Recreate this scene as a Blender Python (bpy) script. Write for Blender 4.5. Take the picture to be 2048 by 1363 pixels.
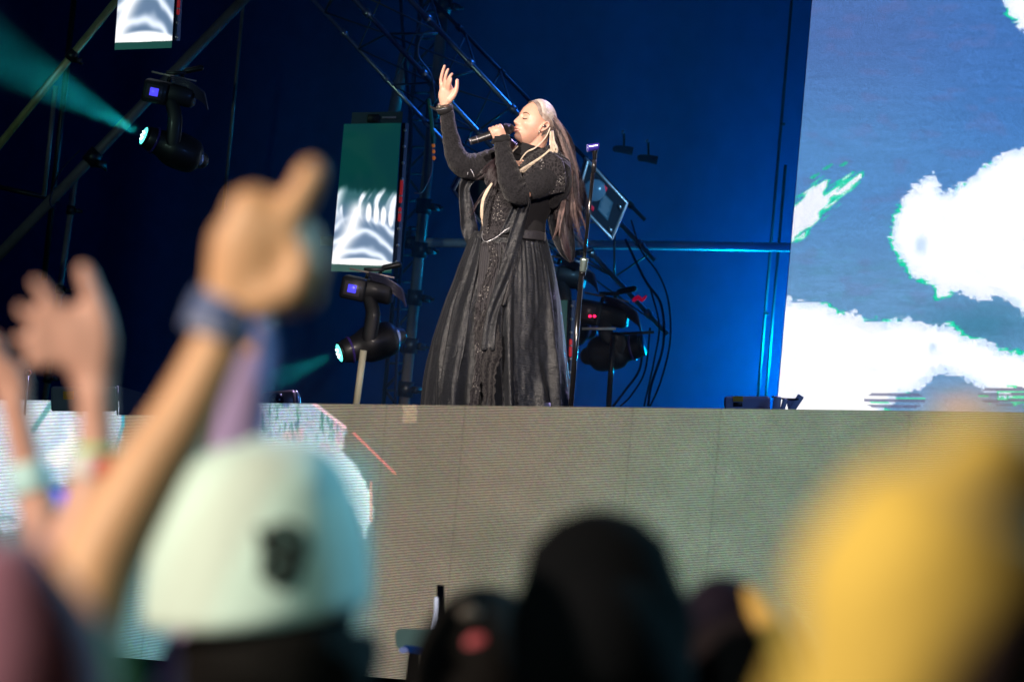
import bpy, bmesh, math, random
import numpy as np
from mathutils import Vector, Matrix

R_ = math.radians
sc = bpy.context.scene
C = sc.collection
for o in list(bpy.data.objects):
    bpy.data.objects.remove(o)

# ------------------------------------------------------------------ camera
F = 8533.0                      # focal length in photo pixels (2048 wide)
YAW, PITCH, ROLL = R_(45.0), R_(5.5), R_(5.3)
CAM = np.array([0.0, 0.0, 1.6])
cd = np.array([-math.sin(YAW) * math.cos(PITCH), math.cos(YAW) * math.cos(PITCH), math.sin(PITCH)])
_r0 = np.array([math.cos(YAW), math.sin(YAW), 0.0])
_u0 = np.cross(_r0, cd)
cr = math.cos(ROLL) * _r0 + math.sin(ROLL) * _u0
cu = math.cos(ROLL) * _u0 - math.sin(ROLL) * _r0


def ray(x, y):
    return cd + (x - 1024.0) / F * cr - (y - 681.5) / F * cu


def at(x, y, depth):
    return CAM + depth * ray(x, y)


def on_y(x, y, Y):
    r = ray(x, y)
    return CAM + r * (Y / r[1])


def camf(right, up, depth):
    return CAM + right * cr + up * cu + depth * cd


cam_data = bpy.data.cameras.new('camera')
cam = bpy.data.objects.new('camera', cam_data)
C.objects.link(cam)
M = Matrix((tuple(cr), tuple(cu), tuple(-cd))).transposed().to_4x4()
M.translation = Vector(CAM)
cam.matrix_world = M
cam_data.sensor_width = 36.0
cam_data.lens = F * 36.0 / 2048.0
cam_data.clip_start = 0.05
cam_data.clip_end = 500
cam_data.dof.use_dof = True
cam_data.dof.focus_distance = 20.2
cam_data.dof.aperture_fstop = 5.2
cam_data.dof.aperture_blades = 9
sc.camera = cam

# ------------------------------------------------------------------ world (night) and lamps
w = bpy.data.worlds.new('World')
sc.world = w
w.use_nodes = True
bg = w.node_tree.nodes['Background']
bg.inputs[0].default_value = (0.004, 0.009, 0.045, 1)
bg.inputs[1].default_value = 0.5
sc.view_settings.view_transform = 'Standard'
sc.view_settings.look = 'None'
sc.view_settings.exposure = 0
sc.view_settings.gamma = 1
sc.cycles.use_denoising = True
sc.cycles.max_bounces = 5
sc.cycles.volume_bounces = 1
sc.cycles.sample_clamp_indirect = 4


def lamp(kind, name, loc, target, energy, color, size=0.1, angle=30, blend=0.3):
    d = bpy.data.lights.new(name, kind)
    o = bpy.data.objects.new(name, d)
    C.objects.link(o)
    o.location = Vector(loc)
    d.energy = energy
    d.color = color
    if kind in ('SPOT', 'POINT'):
        d.shadow_soft_size = size
    if kind == 'SPOT':
        d.spot_size = R_(angle)
        d.spot_blend = blend
        o.rotation_euler = (Vector(target) - Vector(loc)).to_track_quat('-Z', 'Y').to_euler()
    return o


DS = 20.3                       # depth of the singer
sing = at(1030, 480, DS)
# warm follow spot on the singer, high on the left of the audience
lamp('SPOT', 'follow_spot', camf(-8.5, 9.5, 5.5), at(1010, 420, DS), 26000, (1.0, 0.86, 0.74), 0.22, 7.5, 0.35)
lamp('SPOT', 'front_fill', camf(1.5, 5.0, 5.0), at(1010, 420, DS), 9000, (1.0, 0.84, 0.74), 0.3, 7.0, 0.4)  # added fill without a fixture, lifts the shadow on the chin
# cool purple back light from behind right
lamp('SPOT', 'back_spot', camf(4.0, 6.0, 25.5), at(1070, 350, DS), 4500, (0.62, 0.50, 1.0), 0.15, 24, 0.4)
# blue wash for the back cloth, standing behind the big screen
lamp('POINT', 'blue_wash', on_y(1600, 745, 21.5), None, 225, (0.0, 0.50, 1.0), 0.12)
lamp('POINT', 'blue_wash', on_y(1680, 600, 20.6), None, 8, (0.0, 0.12, 1.0), 0.2)
# blue light along the truss
lamp('SPOT', 'truss_blue', at(1750, -520, 27.6), at(960, 240, 26.0), 420, (0.02, 0.20, 1.0), 0.1, 36, 0.8)
lamp('SPOT', 'strobe_fill', camf(3.5, 3.0, 17.5), at(1195, 400, 25.2), 1100, (0.25, 0.62, 1.0), 0.1, 6.0, 0.7)  # added spot without a fixture, brightens the box light on the truss
lamp('SPOT', 'edge_fill', camf(5.5, 2.5, 14.0), at(1520, 812, 19.4), 160, (0.35, 0.60, 1.0), 0.1, 12, 0.7)  # added fill without a fixture, lifts the dark cases on the edge
lamp('SPOT', 'edge_fill', camf(-5.0, 1.5, 13.0), at(170, 800, 19.5), 90, (0.6, 0.9, 1.0), 0.1, 12, 0.7)  # same added fill for the cases at the left
# green-white wash over the scaffold on the left
lamp('SPOT', 'scaffold_wash', camf(-6.0, 3.0, 13.0), at(230, 300, 25), 420, (0.6, 1.0, 0.8), 0.1, 22, 0.8)
# warm stage side light over the first rows, and teal/purple from the stage
lamp('SPOT', 'crowd_warm', camf(-5.0, 2.8, 0.6), camf(-0.2, 0.0, 3.2), 2350, (1.0, 0.85, 0.66), 0.12, 50, 0.5)
lamp('SPOT', 'crowd_cool', camf(3.6, 2.0, 6.5), camf(-0.15, -0.1, 3.4), 1000, (0.20, 0.60, 0.82), 0.12, 40, 0.5)
lamp('SPOT', 'crowd_fill', camf(-0.9, 1.9, -0.8), camf(-0.21, -0.16, 3.55), 230, (0.6, 1.0, 0.85), 0.2, 13, 0.6)  # added fill from behind the camera, softens the cap's shaded side
# deep blue fill across the front of the stage
lamp('SPOT', 'stage_fill', camf(5.5, 2.0, 9.0), at(1000, 560, DS), 420, (0.12, 0.30, 1.0), 0.3, 16, 0.6)

# ------------------------------------------------------------------ helpers
def srgb(r, g, b):
    def f(c):
        c /= 255.0
        return c / 12.92 if c <= 0.04045 else ((c + 0.055) / 1.055) ** 2.4
    return (f(r), f(g), f(b))


def lin(a):
    a = np.asarray(a, float) / 255.0
    return np.where(a <= 0.04045, a / 12.92, ((a + 0.055) / 1.055) ** 2.4)


MATS = {}


def mat(name, col, rough=0.5, metal=0.0, bump=0.0, bscale=40.0, var=0.12, vscale=6.0, sheen=0.0,
        emit=None, estr=0.0, sss=0.0, coat=0.0, spec=0.5, bdist=0.01, stretch=None):
    if name in MATS:
        return MATS[name]
    m = bpy.data.materials.new(name)
    m.use_nodes = True
    nt = m.node_tree
    b = nt.nodes['Principled BSDF']
    tc = nt.nodes.new('ShaderNodeTexCoord')
    src = tc.outputs['Object']
    if stretch:
        mp = nt.nodes.new('ShaderNodeMapping')
        mp.inputs['Scale'].default_value = stretch
        nt.links.new(src, mp.inputs[0])
        src = mp.outputs[0]
    n = nt.nodes.new('ShaderNodeTexNoise')
    n.inputs['Scale'].default_value = vscale
    n.inputs['Detail'].default_value = 5
    nt.links.new(tc.outputs['Object'], n.inputs['Vector'])
    cr_ = nt.nodes.new('ShaderNodeValToRGB')
    cr_.color_ramp.elements[0].position = 0.3
    cr_.color_ramp.elements[1].position = 0.7
    lo = [max(0, c * (1 - var)) for c in col]
    hi = [min(1, c * (1 + var)) for c in col]
    cr_.color_ramp.elements[0].color = (*lo, 1)
    cr_.color_ramp.elements[1].color = (*hi, 1)
    nt.links.new(n.outputs['Fac'], cr_.inputs[0])
    nt.links.new(cr_.outputs[0], b.inputs['Base Color'])
    b.inputs['Roughness'].default_value = rough
    b.inputs['Metallic'].default_value = metal
    b.inputs['Specular IOR Level'].default_value = spec
    if sheen:
        b.inputs['Sheen Weight'].default_value = sheen
        b.inputs['Sheen Roughness'].default_value = 0.4
    if coat:
        b.inputs['Coat Weight'].default_value = coat
        b.inputs['Coat Roughness'].default_value = 0.15
    if sss:
        b.inputs['Subsurface Weight'].default_value = sss
        b.inputs['Subsurface Radius'].default_value = (0.012, 0.005, 0.003)
        b.inputs['Subsurface Scale'].default_value = 1.0
    if emit:
        b.inputs['Emission Color'].default_value = (*emit, 1)
        b.inputs['Emission Strength'].default_value = estr
    if bump:
        n2 = nt.nodes.new('ShaderNodeTexNoise')
        n2.inputs['Scale'].default_value = bscale
        n2.inputs['Detail'].default_value = 6
        nt.links.new(src, n2.inputs['Vector'])
        bp = nt.nodes.new('ShaderNodeBump')
        bp.inputs['Strength'].default_value = bump
        bp.inputs['Distance'].default_value = bdist
        nt.links.new(n2.outputs['Fac'], bp.inputs['Height'])
        nt.links.new(bp.outputs[0], b.inputs['Normal'])
    MATS[name] = m
    return m


def led_mat(name, pitch, duty, strength, ax=(0, 2), dark=0.006, attr='content'):
    """A display of separate diodes: the picture it shows is a colour attribute, the diodes a grid in object space."""
    m = bpy.data.materials.new(name)
    m.use_nodes = True
    nt = m.node_tree
    b = nt.nodes['Principled BSDF']
    b.inputs['Base Color'].default_value = (dark, dark, dark, 1)
    b.inputs['Roughness'].default_value = 0.6
    at_ = nt.nodes.new('ShaderNodeAttribute')
    at_.attribute_name = attr
    tc = nt.nodes.new('ShaderNodeTexCoord')
    sp = nt.nodes.new('ShaderNodeSeparateXYZ')
    nt.links.new(tc.outputs['Object'], sp.inputs[0])

    def M2(op, a, bb, c=None):
        x = nt.nodes.new('ShaderNodeMath')
        x.operation = op
        for i, v in enumerate((a, bb, c)):
            if v is None:
                continue
            if isinstance(v, (int, float)):
                x.inputs[i].default_value = v
            else:
                nt.links.new(v, x.inputs[i])
        return x.outputs[0]

    def axis(sock, du):
        f = M2('FRACT', M2('DIVIDE', sock, pitch), None)
        d = M2('ABSOLUTE', M2('SUBTRACT', f, 0.5), None)
        return M2('LESS_THAN', d, du / 2)
    if pitch:
        mask = M2('MULTIPLY', axis(sp.outputs[ax[0]], duty[0]), axis(sp.outputs[ax[1]], duty[1]))
        mask = M2('ADD', M2('MULTIPLY', mask, 1 / (duty[0] * duty[1]) * 0.96), 0.04)
    else:
        mask = None
    b.inputs['Emission Strength'].default_value = strength
    if mask is None:
        nt.links.new(at_.outputs['Color'], b.inputs['Emission Color'])
    else:
        vm = nt.nodes.new('ShaderNodeVectorMath')
        vm.operation = 'SCALE'
        nt.links.new(at_.outputs['Color'], vm.inputs[0])
        nt.links.new(mask, vm.inputs['Scale'])
        nt.links.new(vm.outputs[0], b.inputs['Emission Color'])
    MATS[name] = m
    return m


def tag(o, label=None, cat=None, group=None, kind=None):
    if label: o['label'] = label
    if cat: o['category'] = cat
    if group: o['group'] = group
    if kind: o['kind'] = kind
    return o


def thing(name, loc, label, cat, group=None):
    o = bpy.data.objects.new(name, None)
    C.objects.link(o)
    o.location = Vector(loc)
    o.empty_display_size = 0.2
    return tag(o, label, cat, group)


def wloc(o):
    v = Vector(o.location)
    while o.parent:
        o = o.parent
        v += Vector(o.location)
    return v


class Fr:
    """Photo-pixel-sized working space round one depth: (x, y down, w toward the camera), all in pixels of that depth."""
    def __init__(s, depth):
        s.d = depth
        s.m = depth / F
        s.pm = F / depth

    def __call__(s, p):
        p = np.asarray(p, float)
        if p.ndim == 1:
            dep = s.d - p[2] * s.m
            return CAM + dep * (cd + (p[0] - 1024.0) / F * cr - (p[1] - 681.5) / F * cu)
        dep = (s.d - p[:, 2] * s.m)[:, None]
        return CAM + dep * (cd + ((p[:, 0] - 1024.0) / F)[:, None] * cr - ((p[:, 1] - 681.5) / F)[:, None] * cu)


class WF:
    """Plain world space, for the same mesh collector."""
    def __call__(s, p):
        return np.asarray(p, float)


W = WF()


def crom(pts, k):
    pts = np.asarray(pts, float)
    if k <= 1 or len(pts) < 3:
        return pts
    P = np.vstack([2 * pts[0] - pts[1], pts, 2 * pts[-1] - pts[-2]])
    out = []
    for i in range(1, len(P) - 2):
        p0, p1, p2, p3 = P[i - 1:i + 3]
        for t in np.arange(k) / k:
            out.append(0.5 * ((2 * p1) + (-p0 + p2) * t + (2 * p0 - 5 * p1 + 4 * p2 - p3) * t * t + (-p0 + 3 * p1 - 3 * p2 + p3) * t ** 3))
    out.append(pts[-1])
    return np.array(out)


class MB:
    def __init__(s):
        s.v = []
        s.f = []
        s.n = 0
        s.mi = []

    def add(s, v, f, mi=0):
        v = np.asarray(v, float)
        s.v.append(v)
        s.f += [tuple(int(i) + s.n for i in q) for q in f]
        s.mi += [mi] * len(f)
        s.n += len(v)
        return s

    def loft(s, path, rad, n=14, k=4, round0=True, round1=True, ref=(0, 0, 1), mod=None, mi=0):
        """Tube along path; rad per point is r or (r_side, r_depth)."""
        path = np.asarray(path, float)
        rad = np.array([(r, r) if np.isscalar(r) else tuple(r) for r in rad], float)
        q = crom(np.hstack([path, rad]), k)
        p, r = q[:, :3], np.maximum(q[:, 3:], 0.01)
        T = np.gradient(p, axis=0)
        T /= np.linalg.norm(T, axis=1)[:, None] + 1e-9
        rows_p, rows_r, rows_T = list(p), list(r), list(T)
        if round0:
            a = r[0].mean()
            for c_, s_ in ((0.5, 0.86), (0.85, 0.52), (0.99, 0.14)):
                rows_p.insert(0, p[0] - T[0] * a * c_); rows_r.insert(0, r[0] * s_); rows_T.insert(0, T[0])
        if round1:
            a = r[-1].mean()
            for c_, s_ in ((0.5, 0.86), (0.85, 0.52), (0.99, 0.14)):
                rows_p.append(p[-1] + T[-1] * a * c_); rows_r.append(r[-1] * s_); rows_T.append(T[-1])
        V = []
        ref = np.array(ref, float)
        for j, (pp, rr, tt) in enumerate(zip(rows_p, rows_r, rows_T)):
            A = np.cross(tt, ref)
            if np.linalg.norm(A) < 0.15:
                A = np.cross(tt, np.array((0.0, 1.0, 0.05)))
            A /= np.linalg.norm(A)
            B = np.cross(A, tt)
            for i in range(n):
                th = 2 * math.pi * i / n
                g = 1.0 if mod is None else mod(j / (len(rows_p) - 1), th)
                V.append(pp + A * rr[0] * g * math.cos(th) + B * rr[1] * g * math.sin(th))
        Fc = []
        L = len(rows_p)
        for j in range(L - 1):
            for i in range(n):
                Fc.append((j * n + i, j * n + (i + 1) % n, (j + 1) * n + (i + 1) % n, (j + 1) * n + i))
        Fc.append(tuple(range(n))[::-1])
        Fc.append(tuple((L - 1) * n + i for i in range(n)))
        return s.add(V, Fc, mi)

    def rod(s, a, b, r, n=10, mi=0, ref=(0, 0, 1)):
        return s.loft([a, b], [r, r], n, 1, False, False, ref, None, mi)

    def box(s, c, sx, sy, sz, ax=None, mi=0, bev=0.12):
        """Chamfered box round c with half sizes; ax = 3 axes."""
        ax = np.eye(3) if ax is None else np.asarray(ax, float)
        h = np.array([sx, sy, sz], float)
        b = bev * h.min()
        V, idx = [], {}
        for i in (-1, 1):
            for j in (-1, 1):
                for k_ in (-1, 1):
                    for m_ in range(3):
                        q = np.array([i, j, k_]) * h
                        q = q - np.array([i, j, k_]) * b * (np.arange(3) != m_)
                        idx[(i, j, k_, m_)] = len(V)
                        V.append(np.asarray(c, float) + q @ ax)
        Fc = []
        for m_ in range(3):
            o1, o2 = [x for x in range(3) if x != m_]
            for s_ in (-1, 1):
                l = []
                for (a, b_) in ((-1, -1), (1, -1), (1, 1), (-1, 1)):
                    t = [0, 0, 0]; t[m_] = s_; t[o1] = a; t[o2] = b_
                    l.append(idx[(*t, m_)])
                Fc.append(l)
        for e in range(3):
            o1, o2 = [x for x in range(3) if x != e]
            for a in (-1, 1):
                for b_ in (-1, 1):
                    t1 = [0, 0, 0]; t1[e] = -1; t1[o1] = a; t1[o2] = b_
                    t2 = list(t1); t2[e] = 1
                    Fc.append([idx[(*t1, o1)], idx[(*t2, o1)], idx[(*t2, o2)], idx[(*t1, o2)]])
        for i in (-1, 1):
            for j in (-1, 1):
                for k_ in (-1, 1):
                    Fc.append([idx[(i, j, k_, m_)] for m_ in range(3)])
        return s.add(V, Fc, mi)

    def grid(s, P, mi=0):
        """P: rows x cols x 3."""
        P = np.asarray(P, float)
        r, c = P.shape[:2]
        Fc = [(j * c + i, j * c + i + 1, (j + 1) * c + i + 1, (j + 1) * c + i) for j in range(r - 1) for i in range(c - 1)]
        return s.add(P.reshape(-1, 3), Fc, mi)

    def ball(s, c, rx, ry, rz, ax=None, nu=20, nv=14, mi=0):
        ax = np.eye(3) if ax is None else np.asarray(ax, float)
        V = []
        for j in range(nv + 1):
            ph = math.pi * j / nv
            for i in range(nu):
                th = 2 * math.pi * i / nu
                q = np.array([rx * math.sin(ph) * math.cos(th), ry * math.sin(ph) * math.sin(th), rz * math.cos(ph)])
                V.append(np.asarray(c, float) + q @ ax)
        Fc = [(j * nu + i, j * nu + (i + 1) % nu, (j + 1) * nu + (i + 1) % nu, (j + 1) * nu + i) for j in range(nv) for i in range(nu)]
        return s.add(V, Fc, mi)

    def build(s, name, m, parent=None, fr=W, smooth=True, mods=(), label=None):
        v = fr(np.vstack(s.v))
        org = Vector((0, 0, 0)) if parent is None else wloc(parent)
        v = v - np.array(org)
        me = bpy.data.meshes.new(name)
        me.from_pydata([tuple(q) for q in v], [], s.f)
        for mm in (m if isinstance(m, (list, tuple)) else [m]):
            me.materials.append(mm)
        if isinstance(m, (list, tuple)):
            me.polygons.foreach_set('material_index', s.mi)
        if smooth:
            me.polygons.foreach_set('use_smooth', [True] * len(me.polygons))
        me.validate()
        bm = bmesh.new(); bm.from_mesh(me); bmesh.ops.recalc_face_normals(bm, faces=bm.faces); bm.to_mesh(me); bm.free()
        me.update()
        o = bpy.data.objects.new(name, me)
        C.objects.link(o)
        o.parent = parent
        for md in mods:
            x = o.modifiers.new(md[0], md[0])
            for k_, val in md[1].items():
                setattr(x, k_, val)
        if label:
            o['label'] = label
        return o


def REM(vs):
    return ('REMESH', dict(mode='VOXEL', voxel_size=vs, use_smooth_shade=True))


def SMO(n, f=0.5):
    return ('SMOOTH', dict(iterations=n, factor=f))


def SOL(t):
    return ('SOLIDIFY', dict(thickness=t, offset=0))


def strands(name, lines, r, m, parent, fr, taper=True, n=5):
    """Many hairs or cables as one mesh of thin tubes; each line is points or (points, radius in metres)."""
    VV, FF, off = [], [], 0
    org = np.array(wloc(parent)) if parent is not None else np.zeros(3)
    for li in lines:
        rr = r
        if isinstance(li, tuple):
            li, rr = li
        v = fr(np.asarray(li, float))
        L = len(v)
        T = np.gradient(v, axis=0)
        T /= np.linalg.norm(T, axis=1)[:, None] + 1e-12
        A = np.cross(T, cd); A /= np.linalg.norm(A, axis=1)[:, None] + 1e-12
        B = np.cross(A, T)
        t = np.arange(L) / (L - 1)
        rad = rr * (1 - 0.75 * t ** 3) if taper else np.full(L, rr)
        th = 2 * np.pi * np.arange(n) / n
        ring = v[:, None, :] + (A[:, None, :] * np.cos(th)[None, :, None] + B[:, None, :] * np.sin(th)[None, :, None]) * rad[:, None, None]
        VV.append(ring.reshape(-1, 3))
        for j in range(L - 1):
            for i in range(n):
                i2 = (i + 1) % n
                FF.append((off + j * n + i, off + j * n + i2, off + (j + 1) * n + i2, off + (j + 1) * n + i))
        FF.append(tuple(off + i for i in range(n))[::-1])
        FF.append(tuple(off + (L - 1) * n + i for i in range(n)))
        off += L * n
    me = bpy.data.meshes.new(name)
    me.from_pydata(np.vstack(VV) - org, [], FF)
    me.polygons.foreach_set('use_smooth', [True] * len(me.polygons))
    me.materials.append(m)
    o = bpy.data.objects.new(name, me)
    C.objects.link(o)
    o.parent = parent
    return o


_rs = np.random.RandomState(7)
_tab = _rs.rand(256, 256)


def vnoise(x, y, s=1.0, oct_=3):
    x = np.asarray(x, float) / s
    y = np.asarray(y, float) / s
    out = np.zeros(np.broadcast(x, y).shape)
    a, t = 1.0, 0.0
    for _ in range(oct_):
        xi, yi = np.floor(x).astype(int), np.floor(y).astype(int)
        fx, fy = x - xi, y - yi
        fx = fx * fx * (3 - 2 * fx); fy = fy * fy * (3 - 2 * fy)
        g = lambda i, j: _tab[i % 256, j % 256]
        v = (g(xi, yi) * (1 - fx) + g(xi + 1, yi) * fx) * (1 - fy) + (g(xi, yi + 1) * (1 - fx) + g(xi + 1, yi + 1) * fx) * fy
        out = out + a * v
        t += a
        a *= 0.5
        x = x * 2.03 + 17.1; y = y * 2.03 + 5.7
    return out / t


def sdist(X, Y, poly):
    """Signed distance to a polygon (positive inside)."""
    P = np.asarray(poly, float)
    d = np.full(X.shape, 1e9)
    ins = np.zeros(X.shape, bool)
    for i in range(len(P)):
        a, b = P[i], P[(i + 1) % len(P)]
        e = b - a
        t = np.clip(((X - a[0]) * e[0] + (Y - a[1]) * e[1]) / (e @ e + 1e-9), 0, 1)
        d = np.minimum(d, np.hypot(X - a[0] - t * e[0], Y - a[1] - t * e[1]))
        c = ((a[1] > Y) != (b[1] > Y))
        with np.errstate(divide='ignore', invalid='ignore'):
            xi = (b[0] - a[0]) * (Y - a[1]) / (b[1] - a[1] + 1e-12) + a[0]
        ins ^= c & (X < xi)
    return np.where(ins, d, -d)


def sst(a, b, x):
    t = np.clip((x - a) / (b - a), 0, 1)
    return t * t * (3 - 2 * t)


def mix(a, b, t):
    return a + (b - a) * t[..., None]


def project(P):
    q = P - CAM
    z = q @ cd
    return 1024 + F * (q @ cr) / z, 681.5 - F * (q @ cu) / z


def screen_grid(name, corners, nx, ny, content, m, parent):
    """A flat display: bilinear grid over four world corners (tl, tr, br, bl); content(X, Y, u, v) gives sRGB 0-255."""
    tl, tr, br, bl = [np.asarray(c, float) for c in corners]
    u, v = np.meshgrid(np.linspace(0, 1, nx), np.linspace(0, 1, ny))
    P = (tl * ((1 - u) * (1 - v))[..., None] + tr * (u * (1 - v))[..., None] + br * (u * v)[..., None] + bl * ((1 - u) * v)[..., None])
    mb = MB().grid(P)
    o = mb.build(name, m, parent, W, smooth=False)
    X, Y = project(P)
    col = lin(np.clip(content(X, Y, u, v), 0, 255)).reshape(-1, 3)
    ca = o.data.color_attributes.new('content', 'FLOAT_COLOR', 'POINT')
    arr = np.ones((len(col), 4)); arr[:, :3] = col
    ca.data.foreach_set('color', arr.ravel())
    return o
# ------------------------------------------------------------------ shared materials
black = mat('black_paint', (0.012, 0.012, 0.014), 0.45, bump=0.1, bscale=80)
dark_metal = mat('dark_metal', (0.03, 0.032, 0.036), 0.4, 0.7)
steel = mat('galvanised_steel', (0.15, 0.14, 0.14), 0.5, 0.2, bump=0.15, bscale=30, var=0.25, vscale=9)
alu = mat('truss_aluminium', (0.55, 0.57, 0.6), 0.3, 0.95, var=0.2, vscale=8)
cable_m = mat('cable_rubber', (0.012, 0.012, 0.014), 0.5)
yellow_l = mat('yellow_label', (0.75, 0.42, 0.03), 0.6, emit=(0.9, 0.42, 0.03), estr=0.0)

Y0 = 13.02                       # front of the stage
edge = on_y(1000, 811, Y0)
ZE = edge[2]                     # top of the front screen
ZD = ZE - 0.03                   # stage deck
YB = 22.3                        # back cloth

# ------------------------------------------------------------------ ground, deck, back cloth
tag(MB().box((0, 60, -0.1), 140, 130, 0.1, bev=0.0).build('ground', mat('ground', (0.02, 0.02, 0.018), 0.9, bump=0.5, bscale=8), None, smooth=False), kind='structure')
tag(MB().box((-10, (Y0 + YB) / 2 + 0.15, ZD - 0.15), 22, (YB - Y0) / 2 - 0.1, 0.15, bev=0.05).build('stage_deck', mat('deck', (0.006, 0.006, 0.007), 0.65, bump=0.2), None, smooth=False), kind='structure')
fas = MB().box((-10, Y0 + 0.32, (ZD - 0.31) / 2), 22, 0.05, (ZD - 0.31) / 2, bev=0.02).build('stage_fascia', mat('fascia_cloth', (0.008, 0.008, 0.01), 0.9, bump=0.4, bscale=5), None, smooth=False)
tag(fas, 'black cloth fascia under the stage deck behind the front screen', 'stage fascia')

ncx, ncz = 420, 8
xs = np.linspace(-40, 8, ncx)
zs = np.linspace(ZD + 0.01, 12.0, ncz)
G = np.zeros((ncz, ncx, 3))
G[..., 0] = xs[None, :]
G[..., 1] = YB + 0.015 * np.sin(xs * 5.0)[None, :] * (0.6 + 0.4 * np.sin(xs * 2.3))[None, :]
G[..., 2] = zs[:, None]
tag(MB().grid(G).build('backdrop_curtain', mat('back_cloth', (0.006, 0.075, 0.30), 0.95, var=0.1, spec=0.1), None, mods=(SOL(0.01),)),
    'dark back cloth washed in deep blue light behind the stage', 'curtain')

# ------------------------------------------------------------------ front LED strip
def front_content(X, Y, u, v):
    n1 = vnoise(X, Y, 160, 4)
    n2 = vnoise(X + 900, Y, 60, 3)
    brown = np.array([133, 122, 106.]); green = np.array([116, 133, 117.]); olive = np.array([124, 119, 102.])
    col = np.ones(X.shape + (3,)) * brown
    col = mix(col, olive, sst(0.45, 0.75, n1) * 0.7)
    col = mix(col, green, sst(1000, 1500, X + (Y - 900) * 0.6) * 0.9)
    col = mix(col, np.array([150, 142, 112.]), sst(1650, 2050, X) * 0.7)
    col = col * (0.94 + 0.12 * n2)[..., None]
    # pale square near the top
    col = mix(col, np.array([196, 168, 140.]), ((X > 806) & (X < 834) & (Y < 846)).astype(float) * 0.6)
    # teal fade left of x 760
    teal = np.array([96, 158, 168.])
    fade = sst(800, 700, X + 0.05 * (Y - 900)) * sst(850, 960, Y)
    col = mix(col, teal, fade * 0.75)
    # bright wing shape
    wing = [(430, 790), (622, 800), (692, 856), (685, 900), (712, 930), (742, 990), (744, 1030), (730, 1075), (700, 1010), (640, 1000), (440, 1000)]
    d = sdist(X, Y, wing) + (vnoise(X, Y, 9, 2) - 0.5) * 8
    wcol = mix(np.ones(X.shape + (3,)) * np.array([170, 190, 205.]), np.array([225, 250, 250.]), sst(830, 960, Y))
    wcol = mix(wcol, np.array([228, 165, 170.]), sst(0.5, 0.8, vnoise(X, Y + 300, 26, 2)) * 0.55 * sst(930, 860, Y))
    hol = sst(0.52, 0.72, vnoise(X * 2.6, Y * 0.5, 13, 3)) * sst(905, 840, Y) * 0.7
    wcol = mix(wcol, np.array([40, 110, 90.]), hol * 0.8)
    wcol = mix(wcol, np.array([90, 100, 160.]), sst(0.55, 0.7, vnoise(X, Y, 30, 2)) * sst(900, 840, Y) * sst(640, 520, X))
    col = mix(col, wcol, sst(-6, 5, d))
    # pink edge line
    def line(x0, y0, x1, y1, wd, c, a=0.9):
        nonlocal col
        e = np.array([x1 - x0, y1 - y0], float)
        t = np.clip(((X - x0) * e[0] + (Y - y0) * e[1]) / (e @ e), 0, 1)
        dd = np.hypot(X - x0 - t * e[0], Y - y0 - t * e[1])
        col = mix(col, np.array(c, float), sst(wd, wd * 0.3, dd) * a)
    line(622, 802, 690, 854, 5, (250, 205, 215))
    line(708, 866, 790, 946, 4, (228, 140, 130))
    line(742, 965, 742, 1040, 4, (232, 170, 150), 0.7)
    # left: white blobs
    for cx, cy, rx, ry in ((120, 885, 62, 80), (20, 905, 60, 150), (205, 840, 42, 120), (60, 850, 80, 60), (225, 990, 22, 30)):
        q = ((X - cx) / rx) ** 2 + ((Y - cy) / ry) ** 2 + (vnoise(X, Y, 22, 3) - 0.5) * 0.7
        col = mix(col, np.array([205, 222, 240.]), sst(1.25, 0.75, q) * 0.9)
        col = mix(col, np.array([255, 255, 255.]), sst(0.7, 0.1, q) * (1.0 if cx == 120 else 0.4))
    line(110, 796, 66, 860, 8, (70, 150, 150), 0.7)
    line(246, 800, 246, 850, 5, (60, 170, 190), 0.8)
    line(246, 850, 218, 940, 5, (60, 170, 190), 0.8)
    col = mix(col, np.array([90, 130, 140.]), sst(255, 290, X) * sst(420, 380, X) * 0.35)
    # diode-to-diode colour noise
    k = _rs.rand(*X.shape, 3)
    seam = np.abs(((u * (xb - xa)) / 0.5) % 1 - 0.5) < 0.004
    col = np.where(seam[..., None], col * 0.88, col)
    mod_ = np.floor(u * (xb - xa) / 0.5).astype(int) % 64
    col = col * (0.975 + 0.05 * _tab[mod_, 3])[..., None]
    col = col * (0.93 + 0.14 * k)
    return col


xa, xb = on_y(-900, 796, Y0)[0], on_y(2900, 830, Y0)[0]
PIT = 0.0069
nxf = int((xb - xa) / PIT / 1.0)
HF = 1.21
led = thing('front_screen', (0.5 * (xa + xb), Y0, ZE - HF), 'long low screen of visible pixels along the whole front of the stage', 'LED screen')
screen_grid('display', [(xa, Y0, ZE), (xb, Y0, ZE), (xb, Y0, ZE - HF), (xa, Y0, ZE - HF)], min(nxf, 1500), int(HF / PIT), front_content,
            led_mat('front_led', PIT, (0.7, 0.6), 1.0), led)
MB().box(((xa + xb) / 2, Y0 + 0.06, ZE - HF / 2 - 0.004), (xb - xa) / 2, 0.055, HF / 2, bev=0.02).build('cabinet', black, led, smooth=False)

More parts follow.
